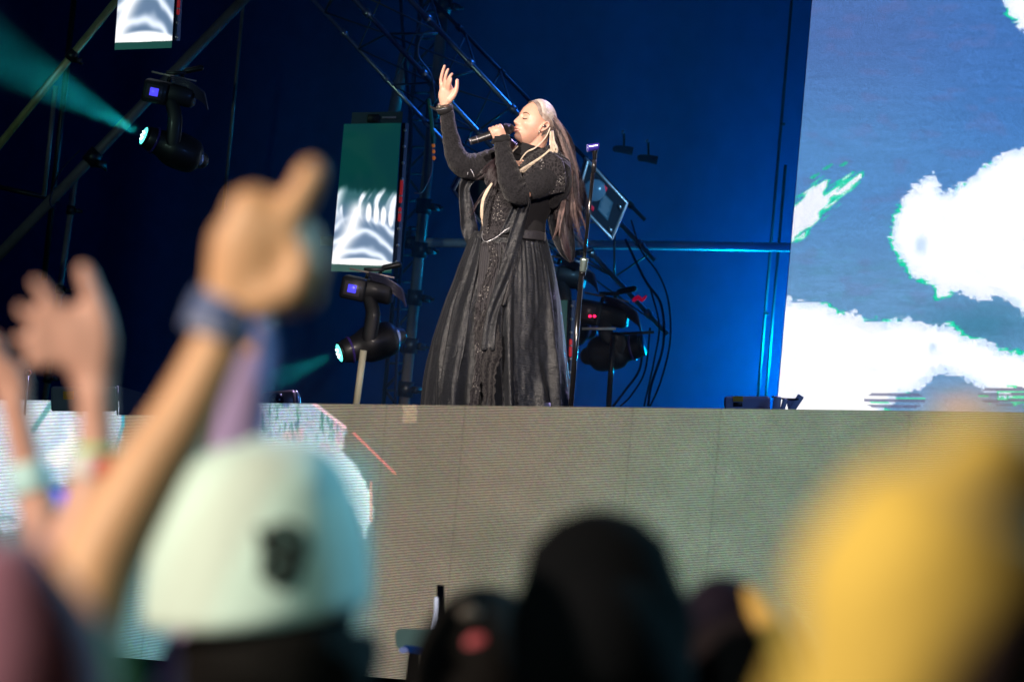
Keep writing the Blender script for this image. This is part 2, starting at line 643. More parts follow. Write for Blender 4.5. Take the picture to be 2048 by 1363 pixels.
# ------------------------------------------------------------------ big LED wall at the right
YW = 18.6
wA = [(2300, 190), (2048, 293), (1992, 312), (1941, 353), (1903, 381), (1885, 384), (1876, 366), (1862, 350), (1840, 359), (1803, 397), (1787, 441), (1780, 473),
      (1796, 517), (1828, 555), (1859, 567), (1878, 596), (1903, 586), (1929, 583), (1954, 602), (1998, 590), (2023, 605), (2048, 630), (2300, 700)]
wB = [(1500, 590), (1569, 596), (1601, 602), (1651, 608), (1683, 624), (1708, 624), (1733, 643), (1771, 643), (1815, 637), (1853, 649), (1903, 649),
      (1929, 671), (1967, 681), (2004, 700), (2048, 706), (2300, 750), (2300, 830), (2048, 807), (2004, 794), (1967, 779), (1935, 760), (1903, 747),
      (1872, 747), (1847, 775), (1800, 788), (1765, 830), (1740, 900), (1500, 900)]
wC = [(1560, 500), (1560, 408), (1590, 404), (1626, 372), (1650, 364), (1648, 385), (1690, 362), (1721, 345), (1727, 356), (1702, 375), (1664, 407), (1632, 441), (1600, 470)]
wD = [(2004, -300), (2004, 0), (2012, 18), (2023, 38), (2048, 66), (2300, 120), (2300, -300)]


def wall_content(X, Y, u, v):
    t = np.clip(Y / 820.0, -0.3, 1.1)
    top = np.array([74, 108, 168.]); mid = np.array([82, 132, 188.]); low = np.array([98, 144, 188.])
    col = np.ones(X.shape + (3,)) * top
    col = mix(col, mid, sst(0.05, 0.4, t))
    col = mix(col, low, sst(0.45, 0.75, t))
    col = mix(col, np.array([58, 112, 182.]), sst(1700, 2050, X) * sst(500, 200, Y) * 0.6)
    bands = vnoise(X * 0.12, Y * 1.3, 6, 3)
    col = col * (0.95 + 0.1 * bands)[..., None]
    bl = sst(0.5, 0.8, vnoise(X * 0.25, Y + 400, 12, 3)) * sst(350, 560, Y)
    col = mix(col, np.array([70, 140, 150.]), bl * 0.2)
    col = mix(col, np.array([120, 108, 160.]), sst(0.6, 0.8, vnoise(X * 0.5, Y, 18, 2)) * 0.18)
    # dark teal pocket between the two clouds, warm dome at the bottom
    col = mix(col, np.array([60, 120, 150.]), np.exp(-(((X - 1960) / 110) ** 2 + ((Y - 650) / 45) ** 2)) * 0.8)
    col = mix(col, np.array([172, 150, 150.]), np.exp(-(((X - 1920) / 70) ** 2 + ((Y - 815) / 40) ** 2)) * 0.9)
    jag = (vnoise(X, Y, 10, 4) - 0.5) * 16 + (vnoise(X * 0.25, Y, 3.2, 2) - 0.5) * 12 + (vnoise(np.zeros_like(X), Y, 3, 1) - 0.5) * 5
    for poly in (wA, wB, wC, wD):
        j = jag if poly is not wC else (vnoise((X * 0.8 - Y * 0.6) * 0.16, X * 0.6 + Y * 0.8, 5, 3) - 0.52) * 34
        d = sdist(X, Y, poly) + j
        g = sst(-6, -2, d) * sst(4, 0, d)
        gm = sst(0.46, 0.6, vnoise(X + 77, Y, 38, 2)) if poly is not wC else np.ones_like(X) * 0.9
        inner = mix(np.ones(X.shape + (3,)) * np.array([205, 222, 244.]), np.array([255, 255, 255.]), sst(2, 26, d)) if poly is not wC else np.ones(X.shape + (3,)) * np.array([225, 230, 242.])
        inner = mix(inner, np.array([178, 204, 232.]), np.exp(-(((X - 1842) / 14) ** 2 + ((Y - 490) / 22) ** 2)) * 0.8)
        inner = mix(inner, np.array([170, 200, 225.]), np.exp(-(((X - 1866) / 9) ** 2 + ((Y - 696) / 12) ** 2)) * 0.8)
        inner = mix(inner, np.array([232, 236, 250.]), sst(0.5, 0.7, vnoise(X, Y + 60, 50, 3)) * 0.6)
        col = mix(col, inner, sst(-3, 1.5, d))
        col = mix(col, np.array([0, 205, 150.]), g * gm * 0.85)
    # torn horizontal lines round the dome
    st = (np.sin(Y * 0.55 + vnoise(X * 0.02, Y, 3, 1) * 2) > 0.1)
    zone = (np.exp(-(((X - 1790) / 60) ** 2 + ((Y - 800) / 20) ** 2)) > 0.35) | (np.exp(-(((X - 2010) / 55) ** 2 + ((Y - 790) / 22) ** 2)) > 0.4)
    col = mix(col, np.array([92, 96, 130.]), (st & zone).astype(float) * 0.8)
    col = mix(col, np.array([60, 225, 160.]), ((~st) & zone & (vnoise(X * 0.1, Y, 4, 1) > 0.62)).astype(float) * 0.8)
    for (x0, y0) in ((1655, 334), (1688, 328), (1629, 352)):
        q = np.abs((X - x0) * 0.5 + (Y - y0)) / 4 + np.abs(X - x0) / 12
        col = mix(col, np.array([30, 190, 140.]), (q < 1).astype(float) * 0.8)
    col = col * (0.95 + 0.1 * _rs.rand(*X.shape, 1))
    return col


bl_ = on_y(1552, 822, YW); tl_ = on_y(1625, -60, YW)
xw0 = on_y(1590, 400, YW)[0]; xw1 = on_y(2600, 400, YW)[0]
zt = on_y(1800, -160, YW)[2]
wall = thing('video_wall', ((xw0 + xw1) / 2, YW, ZD), 'huge bright video wall showing white clouds on slate blue beside the back cloth', 'video wall')
screen_grid('display', [(xw0, YW, zt), (xw1, YW, zt), (xw1, YW, ZD + 0.02), (xw0, YW, ZD + 0.02)], 440, 420, wall_content,
            led_mat('wall_led', 0.0062, (0.72, 0.66), 1.15), wall)
MB().box(((xw0 + xw1) / 2, YW + 0.075, (zt + ZD) / 2 + 0.01), (xw1 - xw0) / 2 + 0.01, 0.07, (zt - ZD) / 2, bev=0.02).build('cabinet', black, wall, smooth=False)

# ------------------------------------------------------------------ scaffold poles behind the stage
def pole(a, b, dep, r, label, group='scaffold poles of the stage roof', m=steel, coup=(), depb=None, name='scaffold_pole'):
    f = Fr(dep)
    P = f((a[0], a[1], 0)); Q = Fr(depb or dep)((b[0], b[1], 0))
    t = thing(name, Q, label, 'scaffold pole', group)
    rw = r * f.m
    MB().rod(P, Q, rw, 14, ref=tuple(cd)).build('tube', m, t)
    ax = (Q - P) / np.linalg.norm(Q - P)
    for c_ in coup:
        c0 = P + (Q - P) * c_
        s_ = np.cross(ax, cd)
        mb = MB().loft([c0 - ax * rw * 1.4, c0 + ax * rw * 1.4], [rw * 1.45] * 2, 12, 1, False, False, tuple(cd))
        mb.box(c0 + s_ * rw * 1.9, rw * 0.8, rw * 0.9, rw * 0.6)
        mb.rod(c0 + s_ * rw * 1.6, c0 + s_ * rw * 3.6, rw * 0.3, 8)
        mb.build('coupler', dark_metal, t)
    return t


olive = mat('olive_steel', (0.5, 0.5, 0.22), 0.45, 0.6, var=0.3)
pole((250, -20), (-30, 325), 24.5, 8, 'olive tinted diagonal pole in the top corner beside the hanging screen', m=olive, coup=(0.38,))
pole((520, -35), (-20, 528), 26.5, 11, 'thick grey green diagonal pole crossing behind the upper moving light', coup=(0.62,))
pole((152, 345), (88, 812), 27.5, 6.5, 'pale green upright pole with small couplers behind the open hand', coup=(0.16, 0.5, 0.88))
pole((111, 172), (88, 392), 27, 5, 'thin short upright pole above the long diagonal pole')
pole((489, -20), (447, 420), 27.5, 3.5, 'thin faint upright pole right of the upper moving light')
pole((150, -20), (88, 560), 28.5, 6, 'very dark upright pole at far left', m=dark_metal)
pole((-20, 585 - 215), (120, 400), 28.5, 5, 'dim nearly level pole joining the diagonal pole at far left', m=dark_metal)
pole((893, -40), (806, 830), 27.5, 11, 'tall grey tower pole with couplers just left of the singer', coup=(0.06, 0.3, 0.52, 0.62, 0.73, 0.84, 0.94))
pole((811, 105), (786, 235), 28, 12, 'pale pole above the dark green hanging screen')
pole((727, 700), (711, 820), 24.0, 7, 'cream upright pole under the lower moving light', m=mat('cream_tube', (0.62, 0.6, 0.42), 0.5))
pole((640, 482), (1700, 496), 27.8, 9, 'long level pole running behind the singer to the video wall', coup=(0.17,), m=mat('pale_steel', (0.45, 0.45, 0.5), 0.45, 0.2))
pole((1586, -30), (1514, 812), 28.5, 2.2, 'slim upright line with a small bright fitting in front of the blue cloth', coup=(0.33, 0.78), m=mat('slim_tube', (0.04, 0.05, 0.08), 0.6, 0.1))
pole((1571, 330), (1530, 812), 28.6, 1.8, 'second slim upright line close beside the first near the video wall', m=MATS['slim_tube'])

# ------------------------------------------------------------------ diagonal truss
def truss():
    t = thing('lighting_truss', at(1320, 650, 26), 'blue lit aluminium truss running diagonally down behind the singer', 'truss')
    f = Fr(26.0)
    ch = [((560, -160, 0), (1335, 668, 0)), ((722, -105, 20), (1310, 520, 20)), ((560, -72, 190), (1130, 545, 190)), ((700, -170, 210), (1290, 440, 210))]
    rr = (5, 5.2, 4, 4)
    mt = (alu, alu, alu, dark_metal)
    for (a, b), r, m_ in zip(ch, rr, mt):
        a, b = np.array(a, float) * (1, 1, -1), np.array(b, float) * (1, 1, -1)
        mb = MB().rod(a, b, r, 12)
        for k in np.linspace(0.08, 0.95, 7):
            c0 = a + (b - a) * k
            ax = (b - a) / np.linalg.norm(b - a)
            mb.loft([c0 - ax * 7, c0 + ax * 7], [r * 1.6] * 2, 10, 1, False, False)
        mb.build('chord', m_, t, f)
    mb = MB()

    def pt(i, k):
        a, b = np.array(ch[i][0], float) * (1, 1, -1), np.array(ch[i][1], float) * (1, 1, -1)
        return a + (b - a) * k
    ks = np.linspace(0.04, 0.98, 9)
    for i in range(8):
        mb.rod(pt(0, ks[i]), pt(1, ks[i]), 2.3, 8)
        mb.rod(pt(0, ks[i]), pt(1, ks[i + 1]), 1.8, 8)
        mb.rod(pt(2, ks[i]), pt(0, ks[i]), 2.0, 8)
        mb.rod(pt(2, ks[i]), pt(0, ks[i + 1]), 1.6, 8)
        mb.rod(pt(1, ks[i]), pt(3, ks[i]), 2.0, 8)
        mb.rod(pt(3, ks[i]), pt(2, ks[i + 1]), 1.8, 8)
    mb.build('bracing', mat('brace_aluminium', (0.07, 0.075, 0.085), 0.5, 0.4), t, f)


truss()


def ladder():
    """Dark square tower of the stage, standing behind the hanging screens."""
    t = thing('truss_tower', at(812, 830, 28), 'dark square truss tower standing left of the singer behind the poles', 'truss')
    f = Fr(28.4)
    for dx, dw in ((-22, 0), (26, 0), (-22, -60), (26, -60)):
        MB().rod((868 + dx, -40, dw), (786 + dx, 840, dw), 4.5, 8).build('chord', dark_metal, t, f)
    mb = MB()
    for k in range(16):
        y0 = -30 + k * 54
        x0 = 868 - 82 * (y0 + 40) / 880; x1 = 868 - 82 * (y0 + 94) / 880
        s_ = 1 if k % 2 else -1
        mb.rod((x0 - 22 * s_, y0, 0), (x1 + 26 * s_, y0 + 54, 0), 3, 6)
        mb.rod((x0 - 22, y0, 0), (x0 + 26, y0, -60), 2.5, 6)
    mb.build('bracing', dark_metal, t, f)


ladder()

# ------------------------------------------------------------------ hanging screens
def panel_content(y_dark):
    def fn(X, Y, u, v):
        col = np.ones(X.shape + (3,)) * np.array([3, 50, 52.])
        col = mix(col, np.array([8, 60, 50.]), sst(0.3, 0.7, vnoise(X, Y, 60, 2)) * 0.5)
        s_ = (v - y_dark) / (1 - y_dark)          # 0 where the picture starts, 1 at the bottom
        on = sst(-0.02, 0.1, s_ + 0.16 * (vnoise(u * 90, v * 30, 9, 2) - 0.5))
        ph = s_ * 15 + 3.2 * np.sin(u * 2.6 + 0.5) + 2.4 * vnoise(u * 40, s_ * 40, 11, 2)
        rib = 0.5 + 0.5 * np.sin(ph * 2.0)
        base = mix(np.ones(X.shape + (3,)) * np.array([96, 120, 150.]), np.array([225, 235, 250.]), rib ** 2 * sst(0.3, 0.5, s_))
        fl = sst(0.52, 0.7, vnoise(u * 60 + 9 * np.sin(s_ * 6), s_ * 14, 6, 2))
        base = mix(base, np.array([240, 246, 255.]), fl * sst(0.6, 0.2, s_))
        base = mix(base, np.array([40, 90, 90.]), (1 - fl) * sst(0.4, 0.05, s_) * 0.8)
        path = 0.30 - 0.28 * sst(0.55, 1.0, s_) + 0.05 * np.sin(s_ * 7)
        spine = np.exp(-((u - path) / (0.11 + 0.05 * s_)) ** 2) * sst(0.1, 0.3, s_)
        base = mix(base, np.array([255, 255, 255.]), spine)
        left = sst(0.2, 0.0, u + s_ * 0.3) * sst(0.5, 0.3, s_)
        base = mix(base, np.array([240, 248, 255.]), left)
        base = mix(base, np.array([255, 255, 255.]), sst(0.93, 0.965, s_ - 0.05 * (u - 0.5) ** 2 * 4 + 0.04))
        for bu in (0.55, 0.68, 0.8, 0.93):
            q = ((u - bu - 0.04 * (s_ - .3)) / 0.05) ** 2 + ((s_ - 0.30 - 0.18 * (bu - 0.5)) / 0.13) ** 2
            base = mix(base, np.array([255, 255, 255.]), sst(1.3, 0.4, q))
        return mix(col, base, on)
    return fn


def hang_screen(quad, dep, ydark, label, marks=True, header=True):
    f = Fr(dep)
    q = [np.array((x, y, 0.0)) for x, y in quad]              # tl tr br bl
    Q = [f(p) for p in q]
    t = thing('hanging_screen', (Q[2] + Q[3]) / 2, label, 'screen', 'narrow screens hung on the poles')
    screen_grid('display', Q, 60, 150, panel_content(ydark), led_mat('panel_led_%d' % len(MATS), None, None, 1.2), t)
    c = sum(q) / 4
    up = (q[0] - q[3]); H = np.linalg.norm(up); up /= H
    rt = (q[1] - q[0]); Wd = np.linalg.norm(rt); rt /= Wd
    th = 26
    back = np.array((0, 0, -1.0))
    V = np.array([p + back * z for z in (2.5, th) for p in q])
    fc = [(0, 1, 2, 3), (7, 6, 5, 4), (0, 4, 5, 1), (1, 5, 6, 2), (2, 6, 7, 3), (3, 7, 4, 0)]
    MB().add(V, fc).build('cabinet', black, t, f, smooth=False)
    # lower green rim
    m_r = mat('rim_green', (0.03, 0.09, 0.08), 0.5, emit=(0.02, 0.16, 0.13), estr=0.35)
    a, b = q[3], q[2]
    MB().add([a + up * 1, b + up * 1, b - up * 14, a - up * 14, a + up * 1 + back * th, b + up * 1 + back * th, b - up * 14 + back * th, a - up * 14 + back * th],
             [(0, 1, 2, 3), (7, 6, 5, 4), (3, 2, 6, 7), (0, 4, 5, 1), (1, 5, 6, 2), (0, 3, 7, 4)]).build('lower_rim', m_r, t, f, smooth=False)
    # side rail with its fittings, at the right
    sd = MB()
    a0, b0 = q[1] + rt * 9, q[2] + rt * 9
    sd.loft([a0 + back * 12, b0 + back * 12], [(7, 9)] * 2, 4, 1, False, False)
    sd.build('side_rail', mat('rail_blue', (0.05, 0.08, 0.16), 0.35, 0.6), t, f, smooth=False)
    for k in np.linspace(0.05, 0.97, 9):
        p = a0 + (b0 - a0) * k
        MB().ball(p, 3.4, 3.4, 3.4, nu=10, nv=8).build('fitting', alu, t, f)
    if marks:
        for k0, k1 in marks:
            MB().loft([a0 + (b0 - a0) * k0 + (0, 0, 0), a0 + (b0 - a0) * k1], [(3.2, 3)] * 2, 6, 1).build('red_handle', mat('red_handle', (0.55, 0.03, 0.04), 0.5, emit=(0.6, 0.02, 0.03), estr=0.25), t, f)
    if header:
        a, b = q[0] + rt * 14, q[1] + rt * 2
        z0, z1 = back * 6, back * 26
        hh = up * 23
        MB().add([a + z0, b + z0, b + hh + z0, a + hh + z0, a + z1, b + z1, b + hh + z1, a + hh + z1],
                 [(0, 1, 2, 3)[::-1], (4, 5, 6, 7), (3, 2, 6, 7)[::-1], (0, 1, 5, 4), (1, 2, 6, 5), (0, 4, 7, 3)]).build('header_plate', mat('header_grey', (0.06, 0.10, 0.12), 0.5, 0.4), t, f, smooth=False)
        MB().box((a + b) / 2 + hh * 0.45 - rt * 8, 11, 8, 3, ax=(rt, up, back)).build('socket', black, t, f)
        MB().box((a + b) / 2 + hh * 0.5 + rt * 24, 14, 2, 3.5, ax=(rt, up, back)).build('plate_writing', mat('pale_print', (0.5, 0.45, 0.5), 0.6), t, f)
    return t


hang_screen([(688, 248), (802, 246), (784, 532), (663, 528)], 24.3, 0.46, 'narrow screen half dark green above and white swirls below, nearest left of the singer', marks=((0.4, 0.55), (0.60, 0.68)))
hang_screen([(247, -160), (358, -165), (344, 82), (230, 86)], 22.8, 0.05, 'narrow screen of white swirls cut off by the top edge above the upper moving light', marks=((0.6, 0.78),), header=False)
hang_screen([(1078, 600), (1135, 600), (1128, 830), (1060, 830)], 24.6, 0.98, 'dark green narrow screen mostly hidden behind the skirt', marks=((0.35, 0.48),), header=False)

# ------------------------------------------------------------------ moving lights
def moving_light(base, hc, lens, dep, label, lens_r=(10, 17), disp=True, face=None, lit=True):
    f = Fr(dep)
    bx, by = base
    t = thing('moving_light', f((bx, by - 30, 0)), label, 'stage light', 'moving lights under the hanging screens')
    dk = mat('fixture_black', (0.010, 0.011, 0.014), 0.5, coat=0.08)
    # base with rounded box, tilted a little
    ax = np.array([(0.97, 0.2, 0.1), (-0.2, 0.98, 0), (-0.1, 0, 0.99)])
    bs = MB().box((bx + 28, by + 2, -10), 52, 21, 34, ax, bev=0.3)
    bs.box((bx, by, 8), 26, 23, 20, ax, bev=0.25)
    bo = bs.build('base', dk, t, f)
    if disp: MB().box((bx - 4, by, 29), 8.5, 8, 1.2, ax).build('status_display', mat('display_blue', (0.02, 0.02, 0.1), 0.3, emit=(0.07, 0.06, 1.0), estr=1.3), bo, Fr(dep))
    MB().box((bx - 4, by, 27.5), 16, 14, 1.5, ax).build('display_bezel', mat('bezel', (0.07, 0.06, 0.07), 0.3), bo, f)
    # ribbed carrying handle / cable coil on the right
    lines = []
    for k in range(7):
        o_ = np.array((k * 0.9, k * 4.2 - 10, 24 - k * 3))
        lines.append(crom(np.array([(bx + 30, by - 22, 0), (bx + 62, by - 12, 10), (bx + 92, by + 8, 10), (bx + 98, by + 20, 0)]) + o_, 5))
    strands('cable_coil', [(l, 2.6 * f.m) for l in lines], 1, mat('cable_sheen', (0.05, 0.05, 0.10), 0.3), t, f, taper=False)
    # clamp above
    cl = MB().box((bx + 40, by - 38, -12), 20, 4, 8, bev=0.2)
    cl.rod((bx + 30, by - 34, -12), (bx + 24, by - 18, -12), 4)
    cl.rod((bx + 52, by - 34, -12), (bx + 56, by - 18, -12), 4)
    cl.loft([(bx + 60, by - 42, -12), (bx + 90, by - 48, -12)], [6, 6], 10, 1)
    cl.build('clamp', dark_metal, t, f)
    MB().box((bx + 36, by - 31, -3), 46, 1.8, 2, ax).build('pale_bracket', mat('pale_bracket', (0.4, 0.33, 0.3), 0.4, 0.5), t, f)
    hx, hy = hc
    lx, ly = lens
    d = np.array((hx - lx, hy - ly, -14.0)); L = np.linalg.norm(d); d /= L
    s_ = np.cross(d, (0, 0, 1.0)); s_ /= np.linalg.norm(s_)
    # yoke: two arms from the base to the head's pivot
    for z in (26, -30):
        MB().loft([(bx + 30, by + 18, z * .8), (bx + 38, by + 50, z * 1.15), (hx + 2, hy - 20, z * 1.2), (hx, hy, z * 1.15)], [(13, 5), (15, 5), (15, 5), (12, 5)], 12, 3).build('yoke_arm', dk, t, f)
    # head: barrel from the lens to a rounded rear
    P0 = np.array((lx, ly, 14.0))
    hd = MB().loft([P0 + d * 2, P0 + d * 12, P0 + d * 36, P0 + d * L, P0 + d * (L + 46), P0 + d * (L + 62)], [20, 24, 27, 37, 34, 18], 24, 4, False, True)
    ho = hd.build('head', dk, t, f)
    MB().loft([P0 - d * 1, P0 + d * 5], [21.5, 21.5], 24, 1, False, False).build('lens_ring', dark_metal, ho, f)
    MB().loft([P0 + d * 20, P0 + d * 24], [27.5, 27.5], 24, 1, False, False).build('cooling_ring', mat('ring_purple', (0.05, 0.03, 0.2), 0.3), ho, f)
    MB().ball(P0 + d * (L + 50) + np.array((8, 0, 14)), 10, 16, 10, nu=14, nv=10).build('rear_cap', mat('rear_cap', (0.35, 0.45, 0.75), 0.25, 0.3), ho, f)
    if lit:
        mb = MB()
        mb.ball(P0 - d * 1.5, 18, 18, 3, ax=(s_, np.cross(d, s_), d), nu=24, nv=8)
        mb.build('lens', mat('lens_teal', (0.3, 0.8, 0.75), 0.2, emit=(0.10, 0.85, 0.72), estr=3.0), ho, f)
        for q in range(5):
            a_ = q * 1.257 + 0.4
            MB().ball(P0 - d * 4 + s_ * 8 * math.cos(a_) + np.cross(d, s_) * 8 * math.sin(a_), 2.6, 2.6, 2.2, nu=8, nv=6).build('bulb', mat('bulb', (1, 1, 1), 0.3, emit=(0.7, 1, 0.95), estr=6), ho, f)
    return t, f, P0, d


def beam(tgt, f, P0, end, r0, r1, label, energy, dens):
    A = f(P0); B = f(np.asarray(end, float))
    ax = (B - A) / np.linalg.norm(B - A)
    L = np.linalg.norm(B - A)
    mb = MB().loft([A + ax * 0.016, B], [r0 * f.m, r1 * 1.3 * f.m], 32, 1, False, False, ref=tuple(cd))
    m_ = bpy.data.materials.new('beam_haze')
    m_.use_nodes = True
    nt = m_.node_tree
    nt.nodes.remove(nt.nodes['Principled BSDF'])
    v = nt.nodes.new('ShaderNodeVolumePrincipled')
    v.inputs['Color'].default_value = (0.9, 0.95, 1, 1)
    v.inputs['Density'].default_value = dens
    v.inputs['Anisotropy'].default_value = 0.0
    tx = nt.nodes.new('ShaderNodeTexCoord'); nz = nt.nodes.new('ShaderNodeTexNoise'); nz.inputs['Scale'].default_value = 3.5; nz.inputs['Detail'].default_value = 3
    mr = nt.nodes.new('ShaderNodeMapRange'); mr.inputs[1].default_value = 0.3; mr.inputs[2].default_value = 0.7; mr.inputs[3].default_value = dens * 0.35; mr.inputs[4].default_value = dens * 1.5
    nt.links.new(tx.outputs['Object'], nz.inputs['Vector']); nt.links.new(nz.outputs['Fac'], mr.inputs[0]); nt.links.new(mr.outputs[0], v.inputs['Density'])
    nt.links.new(v.outputs[0], nt.nodes['Material Output'].inputs['Volume'])
    o = mb.build('haze_beam', m_, None)
    tag(o, label, 'light beam', 'teal beams of the moving lights', 'stuff')
    ang = math.degrees(2 * math.atan((r1 * 1.15) / (L / f.m)))
    lamp('SPOT', 'moving_lamp', A + ax * 0.022, B, energy, (0.01, 0.60, 0.62), 0.02, ang, 0.9)


t1, f1, p1, d1 = moving_light((312, 184), (345, 296), (289, 272), 22.6, 'moving light throwing a wide teal beam upward, under the top screen')
beam(t1, f1, p1, (-110, 48, 60), 15, 92, 'wide teal light beam rising to the upper corner from the upper moving light', 1000, 0.035)
t2, f2, p2, d2 = moving_light((708, 577), (738, 688), (680, 705), 24.1, 'moving light aiming a narrow teal beam down, under the half dark screen')
beam(t2, f2, p2, (470, 792, 60), 14, 50, 'narrow dim teal beam pointing down to the stage edge from the lower moving light', 500, 0.035)
t3, f3, p3, d3 = moving_light((1092, 548), (1118, 650), (1066, 640), 25.6, 'moving light half hidden behind the dress and hair of the singer', lit=False, disp=False)
t4, f4, p4, d4 = moving_light((1178, 625), (1236, 700), (1286, 690), 25.3, 'black moving light with red digits hung low under the diagonal truss', lit=False, disp=False)
for c_ in t4.children:
    if c_.name.startswith('base'):
        for k in (-4, 5):
            MB().ball((1184 + k, 632, 31), 3.2, 2.6, 1.5, nu=10, nv=6).build('red_digit', mat('digit_red', (0.5, 0, 0.02), 0.4, emit=(1, 0.01, 0.08), estr=4), c_, f4)

# ------------------------------------------------------------------ strobes with bright metal edges
def strobe(quad, dep, label, print_=True):
    f = Fr(dep)
    q = [np.array(p, float) for p in quad]          # tl tr br bl with w
    c = sum(q) / 4
    t = thing('strobe_light', f(c), label, 'stage light', 'box lights with metal edges on the truss')
    n = np.cross(q[1] - q[0], q[3] - q[0]); n /= np.linalg.norm(n)
    if n[2] < 0: n = -n
    bk = -n * 34 + np.array((-8, -6, 0))
    V = q + [p + bk for p in q]
    MB().add(V, [(0, 1, 2, 3)[::-1], (4, 5, 6, 7), (0, 4, 5, 1)[::-1], (1, 5, 6, 2)[::-1], (2, 6, 7, 3)[::-1], (3, 7, 4, 0)[::-1]]).build('housing', mat('strobe_blue', (0.03, 0.05, 0.08), 0.35, 0.3), t, f, smooth=False)
    fm = mat('strobe_edge', (0.72, 0.8, 0.85), 0.3, 0.6)
    for i in range(4):
        MB().loft([q[i], q[(i + 1) % 4]], [3.2, 3.2], 8, 1).build('edge_rail', fm, t, f)
    MB().loft([q[0] + bk, q[0]], [2.6, 2.6], 8, 1).build('edge_rail', fm, t, f)
    MB().loft([q[3] + bk, q[3]], [2.6, 2.6], 8, 1).build('edge_rail', fm, t, f)
    MB().loft([q[0] + bk, q[3] + bk], [2.6, 2.6], 8, 1).build('edge_rail', fm, t, f)
    u, v = (q[1] - q[0]) / 1.0, (q[3] - q[0]) / 1.0
    if print_:
        lens = MB()
        cc = q[0] + u * 0.30 + v * 0.42 + n * 1
        lens.loft([cc + n * 0, cc + n * 5], [24, 20], 22, 1, False, False)
        lens.build('round_lamp', mat('lamp_face', (0.18, 0.35, 0.5), 0.2), t, f)
        un, vn = u / np.linalg.norm(u), v / np.linalg.norm(v)
        pl = MB().box(q[0] + u * 0.6 + v * 0.5 + n * 1.5, 15, 19, 1, (un, vn, n), bev=0.1)
        pl.build('spec_plate', mat('spec_plate', (0.12, 0.3, 0.42), 0.3, 0.3), t, f, smooth=False)
        pr = MB()
        for k in range(7):
            pr.box(q[0] + u * 0.6 + v * 0.5 + vn * (k * 4.6 - 14) + n * 3.2, 12 - (k % 3) * 2, 0.8, 0.5, (un, vn, n))
        pr.build('plate_print', mat('print_white', (0.7, 0.8, 0.85), 0.5), t, f, smooth=False)
        rd = mat('sticker_red', (0.6, 0.02, 0.05), 0.5, emit=(0.6, 0.0, 0.05), estr=0.3)
        for a_, b_ in ((0.5, 0.16), (0.36, 0.8)):
            MB().box(q[0] + u * a_ + v * b_ + n * 2, 4, 4, 1.5, (un, vn, n)).build('red_sticker', rd, t, f)
        for a_, b_ in ((0.88, 0.22), (0.84, 0.84)):
            MB().box(q[0] + u * a_ + v * b_ + n * 2, 4.5, 3, 2, (un, vn, n)).build('latch', alu, t, f)
    return t


strobe([(1176, 322, 0), (1254, 406, 10), (1224, 477, 10), (1152, 402, 0)], 25.0, 'box light with blue edges and a round lamp, right of the microphone stand')
strobe([(938, 322, 0), (1010, 398, 10), (985, 472, 10), (907, 381, 0)], 25.2, 'box light with blue metal edges seen between the arm and the bodice', print_=False)

# ------------------------------------------------------------------ hanging cables
def cable(pts, dep, r, label, m=None, cat='cable', name='stage_cable', group='cables hanging from the truss'):
    f = Fr(dep)
    t = thing(name, f((pts[-1][0], pts[-1][1], 0)), label, cat, group)
    l = crom(np.array([(x, y, 0) for x, y in [p[:2] for p in pts]], float), 8)
    strands('cable_sheath', [(l, r * f.m)], 1, m or mat('cable_dark', (0.006, 0.012, 0.04), 0.8, spec=0.1), t, f, taper=False)  # even navy tint stands in for blue haze over black cable
    return t


cable([(1262, 440), (1282, 500), (1315, 545), (1336, 600), (1340, 680), (1322, 760), (1300, 812)], 25.5, 2.0, 'outermost cable looping right of the truss foot down to the deck')
cable([(1250, 478), (1290, 560), (1322, 610), (1326, 690), (1302, 770), (1296, 812)], 25.6, 2.8, 'thick inner cable falling from the truss foot')
cable([(1300, 575), (1318, 650), (1308, 720), (1288, 812)], 25.7, 2.0, 'short cable falling straight under the truss foot')
cable([(1286, 690), (1278, 740), (1250, 780), (1226, 812)], 25.4, 2.6, 'cable curving down to the foot of the dark post')
cable([(1300, 655), (1290, 740), (1262, 790), (1240, 812)], 25.5, 2.0, 'lower cable curving beside the dark post')
cable([(868, 60), (845, 70), (836, 110), (862, 150), (870, 200)], 25.2, 2, 'thin cable loop on the truss above the raised hand', mat('cable_blue', (0.05, 0.1, 0.25), 0.4))
cable([(800, -20), (805, 60), (812, 150), (822, 260), (812, 420), (800, 560), (790, 812)], 27.2, 4, 'long cable strapped down the tower')
cable([(866, 255), (864, 300), (862, 345), (845, 382), (828, 386)], 25.0, 1.8, 'curved cable ending in a red tip left of the raised elbow', mat('cable_pale', (0.3, 0.28, 0.4), 0.4))
cable([(160, 300), (120, 345), (100, 400), (110, 420)], 24.8, 1.8, 'thin dark cable in the upper corner by the diagonal poles')
post = thing('light_post', at(1222, 812, 25.2), 'dark post with a level arm standing under the low moving light', 'post')
MB().rod((1226, 672, 0), (1217, 815, 0), 5.5).build('upright', dark_metal, post, Fr(25.2))
MB().rod((1226, 668, 0), (1308, 664, 0), 3).build('arm', dark_metal, post, Fr(25.2))
MB().rod((1164, 657, 12), (1232, 657, 12), 2.6).build('crossbar', mat('bar_pale', (0.6, 0.65, 0.6), 0.4, 0.4), post, Fr(25.2))

